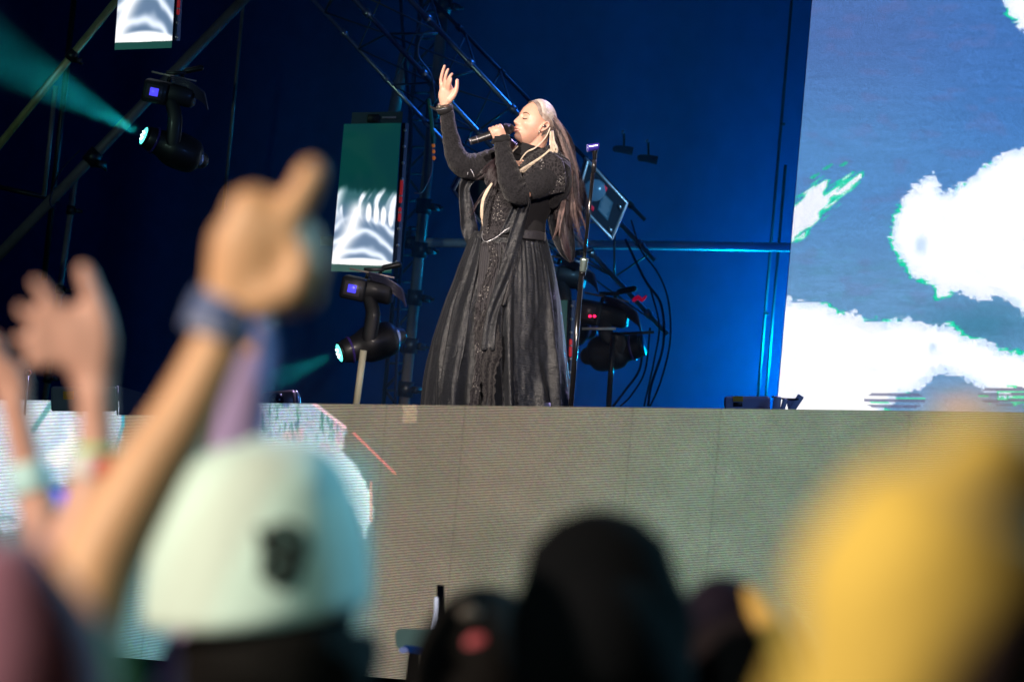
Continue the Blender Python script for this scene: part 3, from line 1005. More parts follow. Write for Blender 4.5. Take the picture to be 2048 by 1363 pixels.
tw = thing('hanging_tag', Fr(25.0)((866, 320, 0)), 'hanging strap with a row of small orange marks left of the raised arm', 'strap')
MB().loft([(858, 200, 0), (864, 250, 0), (866, 285, 0)], [3.5, 4, 4], 8, 2).build('strap', mat('strap_teal', (0.04, 0.35, 0.3), 0.5), tw, Fr(25.0))
for k, y in enumerate((280, 291, 303, 316)):
    MB().ball((866 + k * 0.6, y, 0), 3.6, 4.4, 3, nu=10, nv=8).build('orange_mark', mat('orange_mark', (0.8, 0.25, 0.05), 0.5, emit=(0.9, 0.25, 0.05), estr=0.25), tw, Fr(25.0))

# red cable clips on the truss foot
clip = thing('cable_clip', Fr(25.8)((1280, 596, 20)), 'small red clamp on the lower end of the diagonal truss', 'clamp')
MB().loft([(1268, 600, 20), (1276, 594, 20), (1284, 600, 20), (1292, 592, 20)], [4, 4.5, 4, 2], 8, 2).build('jaw', MATS['sticker_red'], clip, Fr(25.8))

# small lights on the truss right of the singer
for x, y, lab in ((1256, 300, 'small dark lamp high on the truss right of the microphone stand'), (1305, 318, 'second small dark lamp hung to the right on the truss')):
    s_ = thing('small_lamp', at(x, y, 27.4), lab, 'stage light', 'small lamps on the truss')
    f = Fr(27.4)
    MB().loft([(x - 24, y - 2, 0), (x - 10, y - 1, 0), (x + 10, y + 3, 0)], [7, 8, 8.5], 14, 3, True, False).build('barrel', mat('lamp_navy', (0.012, 0.02, 0.04), 0.8, spec=0.1), s_, f)
    MB().rod((x - 8, y - 34, 0), (x - 8, y - 8, 0), 2.5).build('hanger', dark_metal, s_, f)
    MB().ball((x - 10, y - 36, 4), 3.5, 3.5, 3.5, nu=10, nv=8).build('bolt', alu, s_, f)

# ------------------------------------------------------------------ things standing on the stage edge
def stagepoint(px, py, Y):
    return on_y(px, py, Y)


# low monitor near the left, behind the edge: seen from x 525 to 595
f = Fr(19.8)
mon = thing('floor_monitor', f((560, 830, 0)), 'small dark stage monitor with a round knob lying on the front edge', 'speaker')
MB().box((560, 806, 0), 34, 25, 26, ax=((0.99, -0.08, 0.1), (0.08, 0.99, 0), (-0.1, 0, 0.99)), bev=0.25).build('cabinet', mat('monitor_grey', (0.18, 0.15, 0.15), 0.35, 0.3), mon, f)
MB().ball((553, 800, 26), 15, 15, 10).build('knob', mat('knob_black', (0.01, 0.01, 0.03), 0.15, coat=1), mon, f)
mb = MB()
mb.loft([(592, 784, 10), (596, 796, 10), (597, 826, 10)], [4, 5, 5], 10, 3)
mb.build('side_grip', mat('grip_chrome', (0.7, 0.72, 0.85), 0.2, 0.9), mon, f)

f = Fr(19.6)
cs = thing('equipment_case', f((165, 820, 0)), 'low grey case with a yellow label on the edge behind the raised hand', 'case', 'labelled cases along the stage edge')
MB().box((168, 797, 0), 66, 25, 30, bev=0.15).build('body', mat('case_grey', (0.2, 0.27, 0.30), 0.6), cs, f, smooth=False)
MB().box((137, 790, 31), 11, 8, 1).build('yellow_label', yellow_l, cs, f, smooth=False)
f = Fr(19.6)
wd = thing('wedge_monitor', f((290, 820, 0)), 'dark blue wedge monitor sloping down to the right on the stage edge', 'speaker')
mb = MB()
V = [(238, 771, 20), (336, 800, 20), (336, 830, 20), (238, 830, 20), (238, 771, -40), (336, 800, -40), (336, 830, -40), (238, 830, -40)]
mb.add(V, [(0, 3, 2, 1), (4, 5, 6, 7), (0, 1, 5, 4), (1, 2, 6, 5), (2, 3, 7, 6), (3, 0, 4, 7)])
mb.build('cabinet', mat('wedge_blue', (0.03, 0.06, 0.22), 0.5), wd, f, smooth=False)
MB().rod((235, 771, 22), (235, 830, 22), 2).build('edge_trim', alu, wd, f)

f = Fr(20.2)
sk = thing('marker_stick', f((50, 830, 0)), 'thin pale stick with a red tip standing on the stage at far left', 'stick')
MB().rod((56, 748, 0), (49, 830, 0), 2.5).build('shaft', alu, sk, f)
MB().ball((57, 745, 0), 6, 6, 6).build('red_tip', mat('red_tip', (0.6, 0.08, 0.05), 0.5), sk, f)

f = Fr(19.3)
wb = thing('white_box', f((1094, 820, 0)), 'tiny white tape roll on the stage edge below the dress hem', 'tape')
MB().loft([(1094, 805, 0), (1094, 830, 0)], [7, 7], 16, 1, False, False).build('roll', mat('tape_white', (0.7, 0.68, 0.75), 0.5), wb, f)
MB().loft([(1094, 804, 0), (1094, 806, 0)], [3, 3], 12, 1, False, False).build('core', mat('tape_core', (0.3, 0.2, 0.2), 0.5), wb, f)

f = Fr(19.5)
cs2 = thing('equipment_case', f((1500, 835, 0)), 'blue washed case with a yellow label at the foot of the back cloth', 'case', 'labelled cases along the stage edge')
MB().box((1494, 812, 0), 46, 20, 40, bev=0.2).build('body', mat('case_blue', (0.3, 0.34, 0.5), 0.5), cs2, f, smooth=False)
MB().box((1476, 797, 41), 10, 5.5, 1).build('yellow_label', yellow_l, cs2, f, smooth=False)
MB().box((1476, 808, 41), 9, 4, 1.5).build('dark_handle', black, cs2, f)
f = Fr(19.3)
fl = thing('folded_cover', f((1572, 835, 0)), 'pale crumpled plastic cover on the stage edge in front of the video wall', 'cover')
mb = MB()
mb.box((1553, 812, 0), 8, 20, 12, ((1, 0.1, 0), (-0.1, 1, 0), (0, 0, 1)), bev=0.3)
mb.box((1566, 814, 4), 5, 18, 8, ((0.96, 0.26, 0), (-0.26, 0.96, 0), (0, 0, 1)), bev=0.3)
mb.build('folds', mat('cover_pale', (0.5, 0.52, 0.68), 0.4, sheen=0.3, bump=0.4, bscale=20), fl, f)
mb = MB()
mb.box((1588, 812, 0), 7, 26, 5, ((0.83, 0.55, 0), (-0.55, 0.83, 0), (0, 0, 1)), bev=0.3)
mb.add([(1572, 800, 2), (1598, 796, 2), (1578, 826, 2), (1572, 800, -4), (1598, 796, -4), (1578, 826, -4)], [(0, 1, 2), (3, 5, 4), (0, 3, 4, 1), (1, 4, 5, 2), (2, 5, 3, 0)])
mb.build('flap', MATS['cover_pale'], fl, f)
MB().loft([(1544, 793, 6), (1568, 797, 6), (1596, 798, 6)], [1.6, 1.8, 1.8], 8, 2).build('dark_seam', black, fl, f)

# ------------------------------------------------------------------ pit in front of the stage
f = Fr(13.0)
pm = thing('pit_monitor', f((822, 1400, 0)), 'small grey green screen on a stand below the front screen', 'monitor')
mb = MB()
ring = []
for (cx, cy, r, a0) in ((802, 1268, 12, 180), (868, 1268, 12, 270), (868, 1300, 8, 0), (800, 1288, 8, 90)):
    for a in (0, 30, 60, 90):
        th = R_(a0 + a)
        ring.append((cx + r * math.cos(th), cy + r * math.sin(th), 0))
n_ = len(ring)
mb.add([*ring, *[(x, y, -14) for x, y, z in ring]], [tuple(range(n_))[::-1], tuple(range(n_, 2 * n_))] + [(i, (i + 1) % n_, n_ + (i + 1) % n_, n_ + i) for i in range(n_)])
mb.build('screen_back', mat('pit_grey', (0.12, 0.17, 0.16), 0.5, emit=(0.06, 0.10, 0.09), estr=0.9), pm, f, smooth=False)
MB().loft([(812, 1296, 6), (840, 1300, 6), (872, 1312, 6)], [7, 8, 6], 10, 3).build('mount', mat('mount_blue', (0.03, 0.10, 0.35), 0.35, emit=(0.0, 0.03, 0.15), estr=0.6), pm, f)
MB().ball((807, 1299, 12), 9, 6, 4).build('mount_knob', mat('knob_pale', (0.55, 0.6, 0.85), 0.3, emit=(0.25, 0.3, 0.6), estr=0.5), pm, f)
MB().loft([(826, 1306, 0), (822, 1360, 0), (815, 2100, 0)], [9, 12, 12], 10, 1).build('stand', black, pm, f)
f = Fr(13.4)
bar = thing('light_bar', f((872, 1300, 0)), 'short white light bar standing just left of the small black cap', 'light')
MB().loft([(873, 1196, 0), (871, 1225, 0), (863, 1256, 0)], [(4, 3), (4.5, 3), (4, 3)], 8, 3).build('tube', mat('bar_white', (0.8, 0.8, 0.85), 0.4, emit=(0.75, 0.78, 0.95), estr=0.9), bar, f)
MB().loft([(882, 1200, -4), (880, 1230, -4), (874, 2000, -4)], [7, 8, 8], 8, 2).build('bracket', mat('bracket_slate', (0.03, 0.05, 0.08), 0.5), bar, f)
# ------------------------------------------------------------------ heads
def gauss(x, y, cx, cy, sx, sy):
    return np.exp(-(((x - cx) / sx) ** 2 + ((y - cy) / sy) ** 2))


def head_surface(dirs, grow=0.0, face=1.0):
    """Points of a head in metres (side, forward, up) for unit directions; eyes at up = 0."""
    s, f_, u = dirs[:, 0], dirs[:, 1], dirs[:, 2]
    up, dn = np.clip(u, 0, 1), np.clip(-u, 0, 1)
    fr, bk = np.clip(f_, 0, 1), np.clip(-f_, 0, 1)
    S = s * 0.073 * (1 - 0.33 * dn ** 1.6)
    Fw = np.where(f_ > 0, np.abs(f_) ** (0.86 - 0.42 * np.clip(dn, 0, 1) ** 1.5) * 0.086, f_ * 0.098 * (1 - 0.42 * dn ** 1.2))
    Uu = np.where(u > 0, u * 0.112, u * 0.114)
    # face plane: fuller below, chin forward
    Fw = Fw + fr * dn * 0.010 * (1 - dn)
    Uu = Uu + bk * dn * 0.030
    if face:
        m = (f_ > 0)
        x, z = S, Uu
        g = lambda cx, cz, sx, sz: gauss(x, z, cx, cz, sx, sz)
        D = np.zeros_like(S)
        # nose: bridge to tip
        zz = z
        ridge = np.interp(zz, [-0.050, -0.044, -0.038, -0.030, -0.012, 0.006, 0.022], [0, 0.012, 0.024, 0.023, 0.013, 0.006, 0.0])
        wd = np.interp(zz, [-0.05, -0.036, -0.01, 0.02], [0.0105, 0.0105, 0.0075, 0.009])
        D += ridge * np.exp(-(x / wd) ** 2)
        D += 0.008 * (g(0.0125, -0.039, 0.006, 0.006) + g(-0.0125, -0.039, 0.006, 0.006))
        # sockets, lids, brow
        for q in (1, -1):
            D += -0.010 * g(q * 0.030, 0.002, 0.016, 0.010) - 0.006 * g(q * 0.013, 0.0, 0.006, 0.010)
            D += 0.0065 * g(q * 0.031, -0.001, 0.012, 0.0065)
            D += -0.002 * g(q * 0.031, -0.008, 0.012, 0.0018)
            D += 0.004 * g(q * 0.032, 0.019, 0.020, 0.007)
            D += 0.005 * g(q * 0.045, -0.028, 0.016, 0.013)
            D += -0.005 * g(q * 0.043, -0.058, 0.012, 0.014)
        D += 0.003 * g(0, 0.05, 0.04, 0.02)
        # mouth
        D += 0.006 * g(0, -0.066, 0.026, 0.016)
        D += 0.0055 * g(0, -0.0595, 0.019, 0.0042) + 0.0065 * g(0, -0.0755, 0.016, 0.0050)
        D += -0.011 * g(0, -0.0675, 0.019, 0.0030)
        D += -0.004 * g(0, -0.0835, 0.016, 0.005)
        D += 0.015 * g(0, -0.098, 0.022, 0.016)
        D += -0.0025 * g(0, -0.050, 0.003, 0.005)
        Fw = Fw + np.where(m, D * face * np.clip(f_ * 3, 0, 1), 0)
    n = dirs
    P = np.stack([S, Fw, Uu], 1) + n * grow
    return P


def head_mesh(nu=150, nv=120, **kw):
    """Grid over the sphere, poles at the two ears so that the face gets even rows."""
    V, Fc = [], []
    ph = np.linspace(0.0, math.pi, nv + 1)
    th = np.linspace(0, 2 * math.pi, nu + 1)[:-1]
    PH, TH = np.meshgrid(ph, th, indexing='ij')
    d = np.stack([np.cos(PH), np.sin(PH) * np.cos(TH), np.sin(PH) * np.sin(TH)], -1).reshape(-1, 3)
    for j in range(nv):
        for i in range(nu):
            Fc.append((j * nu + i, j * nu + (i + 1) % nu, (j + 1) * nu + (i + 1) % nu, (j + 1) * nu + i))
    return d, Fc


class HeadFrame:
    def __init__(s, centre, Sx, Fx, Ux, scale):
        s.c = np.asarray(centre, float); s.A = np.array([Sx, Fx, Ux], float); s.k = scale

    def __call__(s, P):
        q = np.asarray(P, float) @ s.A * s.k
        q = q * (1, -1, 1)
        return s.c + q

    def on(s, sd, up, lift=0.0):
        """Point of the face surface at side, up (metres)."""
        dirs, _ = HEADGRID
        best = HEADPTS
        k = np.argmin((best[:, 0] - sd) ** 2 + (best[:, 2] - up) ** 2 + np.where(best[:, 1] > 0.0, 0, 1))
        return s((sd, best[k, 1] + lift, up))


HEADGRID = head_mesh()
HEADPTS = head_surface(HEADGRID[0])

# ------------------------------------------------------------------ materials for people
skin = mat('singer_skin', (0.64, 0.36, 0.26), 0.42, sss=0.15, var=0.09, vscale=22, bump=0.12, bscale=120, bdist=0.004)
silk = mat('black_silk', (0.009, 0.0105, 0.014), 0.38, sheen=0.08, bump=0.7, bscale=22, stretch=(1, 1, 16), bdist=0.006, var=0.25, vscale=14)
velvet = mat('black_velvet', (0.004, 0.0035, 0.005), 0.9, sheen=0.05, bump=0.2)
gauze = mat('black_gauze', (0.010, 0.009, 0.013), 0.6, sheen=0.3, bump=0.25, bscale=90, var=0.3, vscale=30)


def lace_mat(name, base, thread, scale, sparkle=0.0):
    m = bpy.data.materials.new(name)
    m.use_nodes = True
    nt = m.node_tree
    b = nt.nodes['Principled BSDF']
    tc = nt.nodes.new('ShaderNodeTexCoord')
    v = nt.nodes.new('ShaderNodeTexVoronoi'); v.feature = 'DISTANCE_TO_EDGE'; v.inputs['Scale'].default_value = scale
    n = nt.nodes.new('ShaderNodeTexNoise'); n.inputs['Scale'].default_value = scale * 0.35; n.inputs['Detail'].default_value = 4
    ad = nt.nodes.new('ShaderNodeVectorMath'); ad.operation = 'MULTIPLY_ADD'
    nt.links.new(n.outputs['Color'], ad.inputs[0]); ad.inputs[1].default_value = (0.05,) * 3
    nt.links.new(tc.outputs['Object'], ad.inputs[2]); nt.links.new(tc.outputs['Object'], n.inputs['Vector'])
    nt.links.new(ad.outputs[0], v.inputs['Vector'])
    r = nt.nodes.new('ShaderNodeValToRGB')
    r.color_ramp.elements[0].position = 0.04; r.color_ramp.elements[0].color = (*thread, 1)
    r.color_ramp.elements[1].position = 0.16; r.color_ramp.elements[1].color = (*base, 1)
    nt.links.new(v.outputs['Distance'], r.inputs[0]); nt.links.new(r.outputs[0], b.inputs['Base Color'])
    bp = nt.nodes.new('ShaderNodeBump'); bp.inputs['Strength'].default_value = 0.9; bp.inputs['Distance'].default_value = 0.006
    bp.invert = True
    nt.links.new(v.outputs['Distance'], bp.inputs['Height']); nt.links.new(bp.outputs[0], b.inputs['Normal'])
    b.inputs['Roughness'].default_value = 0.8
    b.inputs['Specular IOR Level'].default_value = 0.25
    b.inputs['Sheen Weight'].default_value = 0.15
    if sparkle:
        v2 = nt.nodes.new('ShaderNodeTexVoronoi'); v2.inputs['Scale'].default_value = 260
        nt.links.new(tc.outputs['Object'], v2.inputs['Vector'])
        n2 = nt.nodes.new('ShaderNodeTexNoise'); n2.inputs['Scale'].default_value = 14
        nt.links.new(tc.outputs['Object'], n2.inputs['Vector'])
        sx = nt.nodes.new('ShaderNodeSeparateColor'); nt.links.new(v2.outputs['Color'], sx.inputs[0])
        a = nt.nodes.new('ShaderNodeMath'); a.operation = 'GREATER_THAN'; a.inputs[1].default_value = 1 - sparkle
        nt.links.new(sx.outputs[0], a.inputs[0])
        c_ = nt.nodes.new('ShaderNodeMath'); c_.operation = 'GREATER_THAN'; c_.inputs[1].default_value = 0.53
        nt.links.new(n2.outputs['Fac'], c_.inputs[0])
        mu = nt.nodes.new('ShaderNodeMath'); mu.operation = 'MULTIPLY'
        nt.links.new(a.outputs[0], mu.inputs[0]); nt.links.new(c_.outputs[0], mu.inputs[1])
        mx = nt.nodes.new('ShaderNodeMix'); mx.data_type = 'RGBA'
        nt.links.new(mu.outputs[0], mx.inputs[0]); nt.links.new(r.outputs[0], mx.inputs[6]); mx.inputs[7].default_value = (0.22, 0.21, 0.2, 1)
        nt.links.new(mx.outputs[2], b.inputs['Base Color'])
    MATS[name] = m
    return m


lace = lace_mat('black_lace', (0.006, 0.005, 0.007), (0.03, 0.028, 0.028), 55)
lace_sp = lace_mat('beaded_lace', (0.005, 0.004, 0.006), (0.03, 0.027, 0.03), 60, 0.08)
brocade = lace_mat('brocade_sleeve', (0.004, 0.004, 0.006), (0.013, 0.012, 0.015), 75, 0.0)

# ------------------------------------------------------------------ THE SINGER
FS = Fr(DS)
foot = on_y(1000, 811, Y0)
base = FS((985, 870, 0)); base[2] = ZD
singer = thing('person', base, 'woman with long silver and dark hair singing in a black gown, one arm raised', 'person')

fa = R_(60); tl_a = R_(25)
F0 = np.array([-math.sin(fa), 0, math.cos(fa)])
Fv = math.cos(tl_a) * F0 + math.sin(tl_a) * np.array([0, 1, 0])
Uv = math.cos(tl_a) * np.array([0, 1, 0]) - math.sin(tl_a) * F0
Sv = np.array([math.cos(fa), 0, math.sin(fa)])
HC = (1069, 248, 0)
KH = FS.pm * 1.0
HD = HeadFrame(HC, Sv, Fv, Uv, KH)

body = MB()
body.add(HD(HEADPTS), HEADGRID[1])
# neck, torso, legs
body.loft([(1078, 262, 2), (1074, 285, 0), (1066, 306, -2), (1060, 330, -4)], [(21, 21), (20, 20), (20, 20), (26, 22)], 20)
body.loft([(1058, 318, 0), (1050, 345, 2), (1040, 390, 4), (1030, 440, 4), (1024, 470, 2), (1015, 520, 0)], [(40, 30), (64, 38), (58, 38), (44, 34), (50, 38), (60, 42)], 24)
for dx, dz in ((-28, 10), (26, -10)):
    body.loft([(1012 + dx, 520, dz), (1002 + dx, 640, dz), (990 + dx, 760, dz), (984 + dx, 856, dz)], [32, 26, 20, 13], 14)
    body.loft([(984 + dx, 862, dz), (962 + dx, 866, dz + 14)], [12, 8], 12, 2)
# arms
armL = [(990, 330, -22), (955, 345, -14), (922, 335, -4), (904, 298, 0), (893, 255, 4), (888, 222, 8)]
armR = [(1104, 332, 26), (1080, 362, 52), (1040, 388, 72), (1018, 345, 74), (1006, 300, 62), (1001, 272, 54)]
body.loft(armL, [17, 15, 13, 12, 10.5, 9], 16)
body.loft(armR, [17, 14, 12, 12, 10.5, 9], 16)
# raised hand: palm and five fingers
body.loft([(888, 224, 8), (889, 208, 9), (891, 194, 10), (893, 180, 11), (893, 172, 11)], [(9, 7), (10, 7), (15, 7), (14.5, 6.5), (11.5, 5)], 16)
body.loft([(883, 178, 9), (882, 160, 8), (885, 145, 9), (889, 132, 11)], [4.1, 3.7, 3.4, 2.8], 10)          # index
body.loft([(889, 176, 13), (890, 158, 16), (893, 146, 17), (896, 139, 16)], [3.9, 3.5, 3.2, 2.7], 10)       # middle
body.loft([(894, 177, 15), (896, 162, 21), (900, 153, 23), (904, 148, 22)], [3.8, 3.4, 3.1, 2.7], 10)       # ring
body.loft([(898, 180, 15), (899, 170, 21), (901, 163, 24), (902, 158, 24)], [3.4, 3.1, 2.8, 2.5], 10)       # little
body.loft([(899, 200, 12), (908, 189, 13), (913, 176, 12), (914, 161, 9)], [7, 5.4, 4.3, 3.7], 10)          # thumb
# microphone hand
mt_, mh_ = np.array((941, 283, 60.0)), np.array((1014, 259, 50.0))
md = (mh_ - mt_) / np.linalg.norm(mh_ - mt_)
mup = np.array((md[1], -md[0], 0)); mup /= np.linalg.norm(mup)
if mup[1] > 0: mup = -mup
mfw = np.cross(md, mup)
if mfw[2] < 0: mfw = -mfw


def mp(t, a, r):
    """Point round the microphone: t px along from the tail, angle a (0 = up, 90 = toward the camera), radius r."""
    return mt_ + md * t + (mup * math.cos(R_(a)) + mfw * math.sin(R_(a))) * r


body.loft([(1001, 276, 54), (1002, 269, 58), mp(58, 120, 13), mp(58, 85, 14)], [9.5, 10, (11, 8), (10.5, 6)], 14)
for k, (t, ln) in enumerate(((45.5, 0.95), (52.7, 1.0), (60.0, 1.02), (67.2, 0.92))):
    body.loft([mp(t + 1.0, 120, 15), mp(t, 80, 15.5 * ln), mp(t - 0.5, 45, 14.5 * ln), mp(t - 0.5, 5, 12.5), mp(t, -40, 11.5), mp(t, -75, 11)], [3.5, 3.7, 3.5, 3.3, 3.1, 2.8], 10)
body.loft([mp(66, 150, 12), mp(68, 185, 12), mp(66, 225, 11.5), mp(60, 250, 11.5)], [5, 4.6, 4, 3.5], 10)
# ear
ear = HD.c * 0
ep = lambda f_, u_, s_: HD((s_, f_, u_))
body.loft([ep(-0.006, -0.034, 0.070), ep(0.002, -0.024, 0.076), ep(-0.003, -0.004, 0.079), ep(-0.010, 0.014, 0.082), ep(-0.024, 0.017, 0.084), ep(-0.031, 0.004, 0.084), ep(-0.024, -0.014, 0.080), ep(-0.012, -0.030, 0.073)],
          [2.2, 1.8, 1.6, 1.9, 2.0, 2.0, 2.0, 2.6], 10, 3)
body.loft([ep(-0.004, -0.018, 0.071), ep(-0.014, -0.008, 0.073), ep(-0.020, 0.006, 0.074)], [(4.5, 2), (5, 2), (4, 2)], 10, 3)
bo = body.build('body', skin, singer, FS, mods=(REM(0.003), SMO(2, 0.3)))

# lips, brows, lashes, teeth
lipm = mat('lip_rose', (0.46, 0.17, 0.14), 0.35, sss=0.1)
def facepath(pts, lift):
    return [HD.on(a, b, lift) for a, b in pts]
MB().loft(facepath([(-0.021, -0.0665), (-0.012, -0.0615), (-0.004, -0.0592), (0, -0.0602), (0.004, -0.0592), (0.012, -0.0615), (0.022, -0.0660)], 0.0008), [0.5, 1.2, 1.5, 1.4, 1.5, 1.2, 0.5], 10, 4).build('upper_lip', lipm, singer, FS)
MB().loft(facepath([(-0.020, -0.0685), (-0.012, -0.0740), (0, -0.0762), (0.012, -0.0740), (0.021, -0.0680)], 0.0006), [0.5, 1.6, 1.9, 1.6, 0.5], 10, 4).build('lower_lip', lipm, singer, FS)
MB().loft(facepath([(-0.014, -0.0668), (0, -0.0672), (0.015, -0.0668)], 0.0005), [(1.2, .8), (1.7, 1), (1.2, .8)], 10, 4).build('teeth', mat('teeth', (0.75, 0.68, 0.6), 0.3), singer, FS)
browm = mat('brow_hair', (0.09, 0.05, 0.03), 0.7)
lashm = mat('lash', (0.02, 0.012, 0.01), 0.6)
for q in (1, -1):
    MB().loft(facepath([(q * 0.016, 0.0165), (q * 0.028, 0.0215), (q * 0.040, 0.0210), (q * 0.050, 0.0150)], 0.0006), [(0.9, 0.5), (1.2, 0.6), (1.0, 0.6), (0.4, 0.4)], 8, 4).build('eyebrow', browm, singer, FS)
    MB().loft(facepath([(q * 0.019, -0.0055), (q * 0.026, -0.0092), (q * 0.035, -0.0092), (q * 0.044, -0.0050)], 0.0012), [(0.6, .7), (1.2, 1), (1.3, 1.1), (0.8, .8)], 8, 4).build('eyelashes', lashm, singer, FS)
for q in (1, -1):
    MB().ball(HD.on(q * 0.0075, -0.0455, -0.001), 1.0, 0.8, 0.8, nu=10, nv=8).build('nostril', mat('nostril', (0.12, 0.04, 0.03), 0.8), singer, FS)
# earpiece and earring
MB().ball(ep(-0.012, -0.006, 0.079), 4.2, 3.2, 3, nu=14, nv=10).build('earpiece', mat('earpiece', (0.10, 0.08, 0.08), 0.2, 0.5), singer, FS)
strands('earpiece_cable', [crom(np.array([ep(-0.014, -0.004, 0.084), ep(-0.022, 0.012, 0.086), ep(-0.034, 0.0, 0.080), ep(-0.045, -0.04, 0.06), ep(-0.05, -0.07, 0.045)]), 5)], 0.0012, mat('clear_cable', (0.6, 0.5, 0.45), 0.3), singer, FS, False)
MB().loft([ep(0.0, -0.033, 0.076), ep(0.001, -0.042, 0.078), ep(0.0, -0.049, 0.077)], [1.1, 1.0, 0.7], 8, 3).build('earring', mat('silver', (0.75, 0.75, 0.75), 0.2, 1.0), singer, FS)

# ---- hair
rh = random.Random(5)
def N(a, b): return rh.uniform(a, b)
hair_blond = mat('hair_silver', (0.50, 0.44, 0.40), 0.35, var=0.25, vscale=60, spec=0.6)
hair_white = mat('hair_cream', (0.62, 0.52, 0.40), 0.4, var=0.2, vscale=50)
hair_dark = mat('hair_dark', (0.030, 0.018, 0.022), 0.38, var=0.4, vscale=50, spec=0.6)
hair_mid = mat('hair_ash', (0.17, 0.11, 0.10), 0.4, var=0.4, vscale=50, spec=0.6)
# scalp cap
V = head_surface(HEADGRID[0], grow=0.0045, face=0)
inside = (V[:, 2] > 1.55 * V[:, 1] - 0.012) & ((V[:, 1] < -0.022) | (V[:, 2] > 0.020 + 0.5 * V[:, 1])) & (V[:, 2] > -0.055 + 0.2 * V[:, 1])
Fi = [q for q in HEADGRID[1] if all(inside[i] for i in q)]
MB().add(HD(V), Fi).build('hair_cap', mat('hair_under', (0.26, 0.20, 0.17), 0.5, var=0.35, vscale=50), singer, FS, mods=(SOL(0.002),))


def skull(s_, f_, u_, grow):
    d = np.array([[s_, f_, u_]]); d = d / np.linalg.norm(d)
    return head_surface(d, grow=grow, face=0)[0]


def over_skull(a, b, grow, n=12, bulge=0.0):
    a = np.array(a, float); b = np.array(b, float)
    a /= np.linalg.norm(a); b /= np.linalg.norm(b)
    om = math.acos(np.clip(a @ b, -1, 1))
    out = []
    for t in np.linspace(0, 1, n):
        d = (math.sin((1 - t) * om) * a + math.sin(t * om) * b) / math.sin(om)
        g = grow + bulge * math.sin(math.pi * t) - 0.004 * (1 - t) ** 6
        out.append(HD(skull(*d, g)))
    return out


tie = (0.12, -0.98, 0.10)
crown, crown_ash = [], []
for k in range(620):
    q = k / 420
    # hairline from the parting (top) down to the ear on each side
    side = 1 if rh.random() < 0.72 else -1
    t = rh.random() ** 0.8
    hs = side * (0.05 + 0.93 * math.sin(t * 1.45))
    hu = 0.97 * math.cos(t * 1.35)
    hf = 0.55 * (1 - t) + 0.10 * t
    st = np.array([hs, hf + N(-0.06, 0.02), hu])
    en = np.array([N(-0.25, 0.35) + side * 0.1, -0.96, 0.12 + N(-0.25, 0.2) - 0.25 * t])
    l = over_skull(st, en, 0.006 + N(0, 0.005), 12, 0.004 * (1 - t))
    (crown if t < 0.80 else crown_ash).append((l, N(0.0007, 0.0015)))
strands('crown_hair', crown, 0.001, hair_blond, singer, FS, taper=False)
strands('temple_hair', crown_ash, 0.001, mat('hair_temple', (0.32, 0.24, 0.20), 0.4, var=0.3, vscale=50), singer, FS, taper=False)


def lock(spine, spread, count, r, jit=2.0, n=7, wav=1.5, clump=0.26):
    """Bundle of strands along a spine; spread = radii (across, depth) per point."""
    sp = crom(np.array(spine, float), n)
    sd = crom(np.array([(a, b, 0) for a, b in spread], float), n)
    T = np.gradient(sp, axis=0); T /= np.linalg.norm(T, axis=1)[:, None]
    A = np.cross(T, (0, 0, 1.0)); A /= np.linalg.norm(A, axis=1)[:, None]
    out = []
    L = len(sp)
    tt = np.linspace(0, 1, L)
    ncl = max(3, count // 16)
    for c_ in range(ncl):
        a, rr = N(0, 6.283), math.sqrt(N(0, 1))
        cx, cz = math.cos(a) * rr, math.sin(a) * rr
        ph, fq, wa = N(0, 6.28), N(7, 13), wav * N(0.6, 1.6)
        dx, dy, en = N(-jit, jit), N(-jit, jit), N(0.80, 1.0)
        for _ in range(count // ncl):
            a2, r2 = N(0, 6.283), N(0, clump)
            ox, oz = cx + math.cos(a2) * r2, cz + math.sin(a2) * r2
            wv = np.sin(tt * fq + ph + N(-0.25, 0.25)) * wa * (tt ** 0.6)
            end = int(L * min(1.0, en * N(0.92, 1.04)))
            l = sp + A * (ox * sd[:, :1] + wv[:, None]) + np.array((0, 0, 1.0)) * (oz * sd[:, 1:2] + np.cos(tt * fq + ph)[:, None] * wa * 0.6)
            l = l + np.array((dx + N(-1, 1), dy, 0)) * (tt[:, None] ** 2)
            out.append((l[:max(end, 4)], r * N(0.7, 1.3)))
    return out


back = []
back += lock([(1096, 232, 0), (1116, 262, -8), (1132, 305, -4), (1144, 355, 2), (1150, 410, 2), (1146, 470, 0)], [(10, 14), (13, 20), (15, 22), (17, 24), (22, 24), (32, 24)], 640, 0.0011, 10, wav=4.5)
back += lock([(1100, 240, -4), (1124, 300, -10), (1140, 370, -4), (1138, 430, 0), (1120, 478, 0)], [(6, 10), (12, 16), (18, 20), (24, 20), (30, 20)], 300, 0.0011, 12, wav=4.5)
back += lock([(1120, 420, 0), (1126, 470, 4), (1134, 505, 4), (1141, 524, 2)], [(16, 12), (14, 10), (9, 6), (3, 3)], 120, 0.0011, 2)
strands('long_back_hair', back, 0.001, hair_dark, singer, FS)
ash = lock([(1098, 228, 6), (1119, 262, 10), (1134, 310, 16), (1147, 365, 20), (1154, 420, 20), (1160, 478, 16)], [(9, 4), (11, 6), (12, 6), (13, 6), (12, 6), (10, 6)], 130, 0.0009, 9, wav=4.5)
ash += lock([(1130, 400, 22), (1122, 440, 20), (1112, 480, 20)], [(14, 4), (12, 4), (10, 4)], 40, 0.001, 9)
strands('ash_back_hair', ash, 0.001, hair_mid, singer, FS)
fly = []
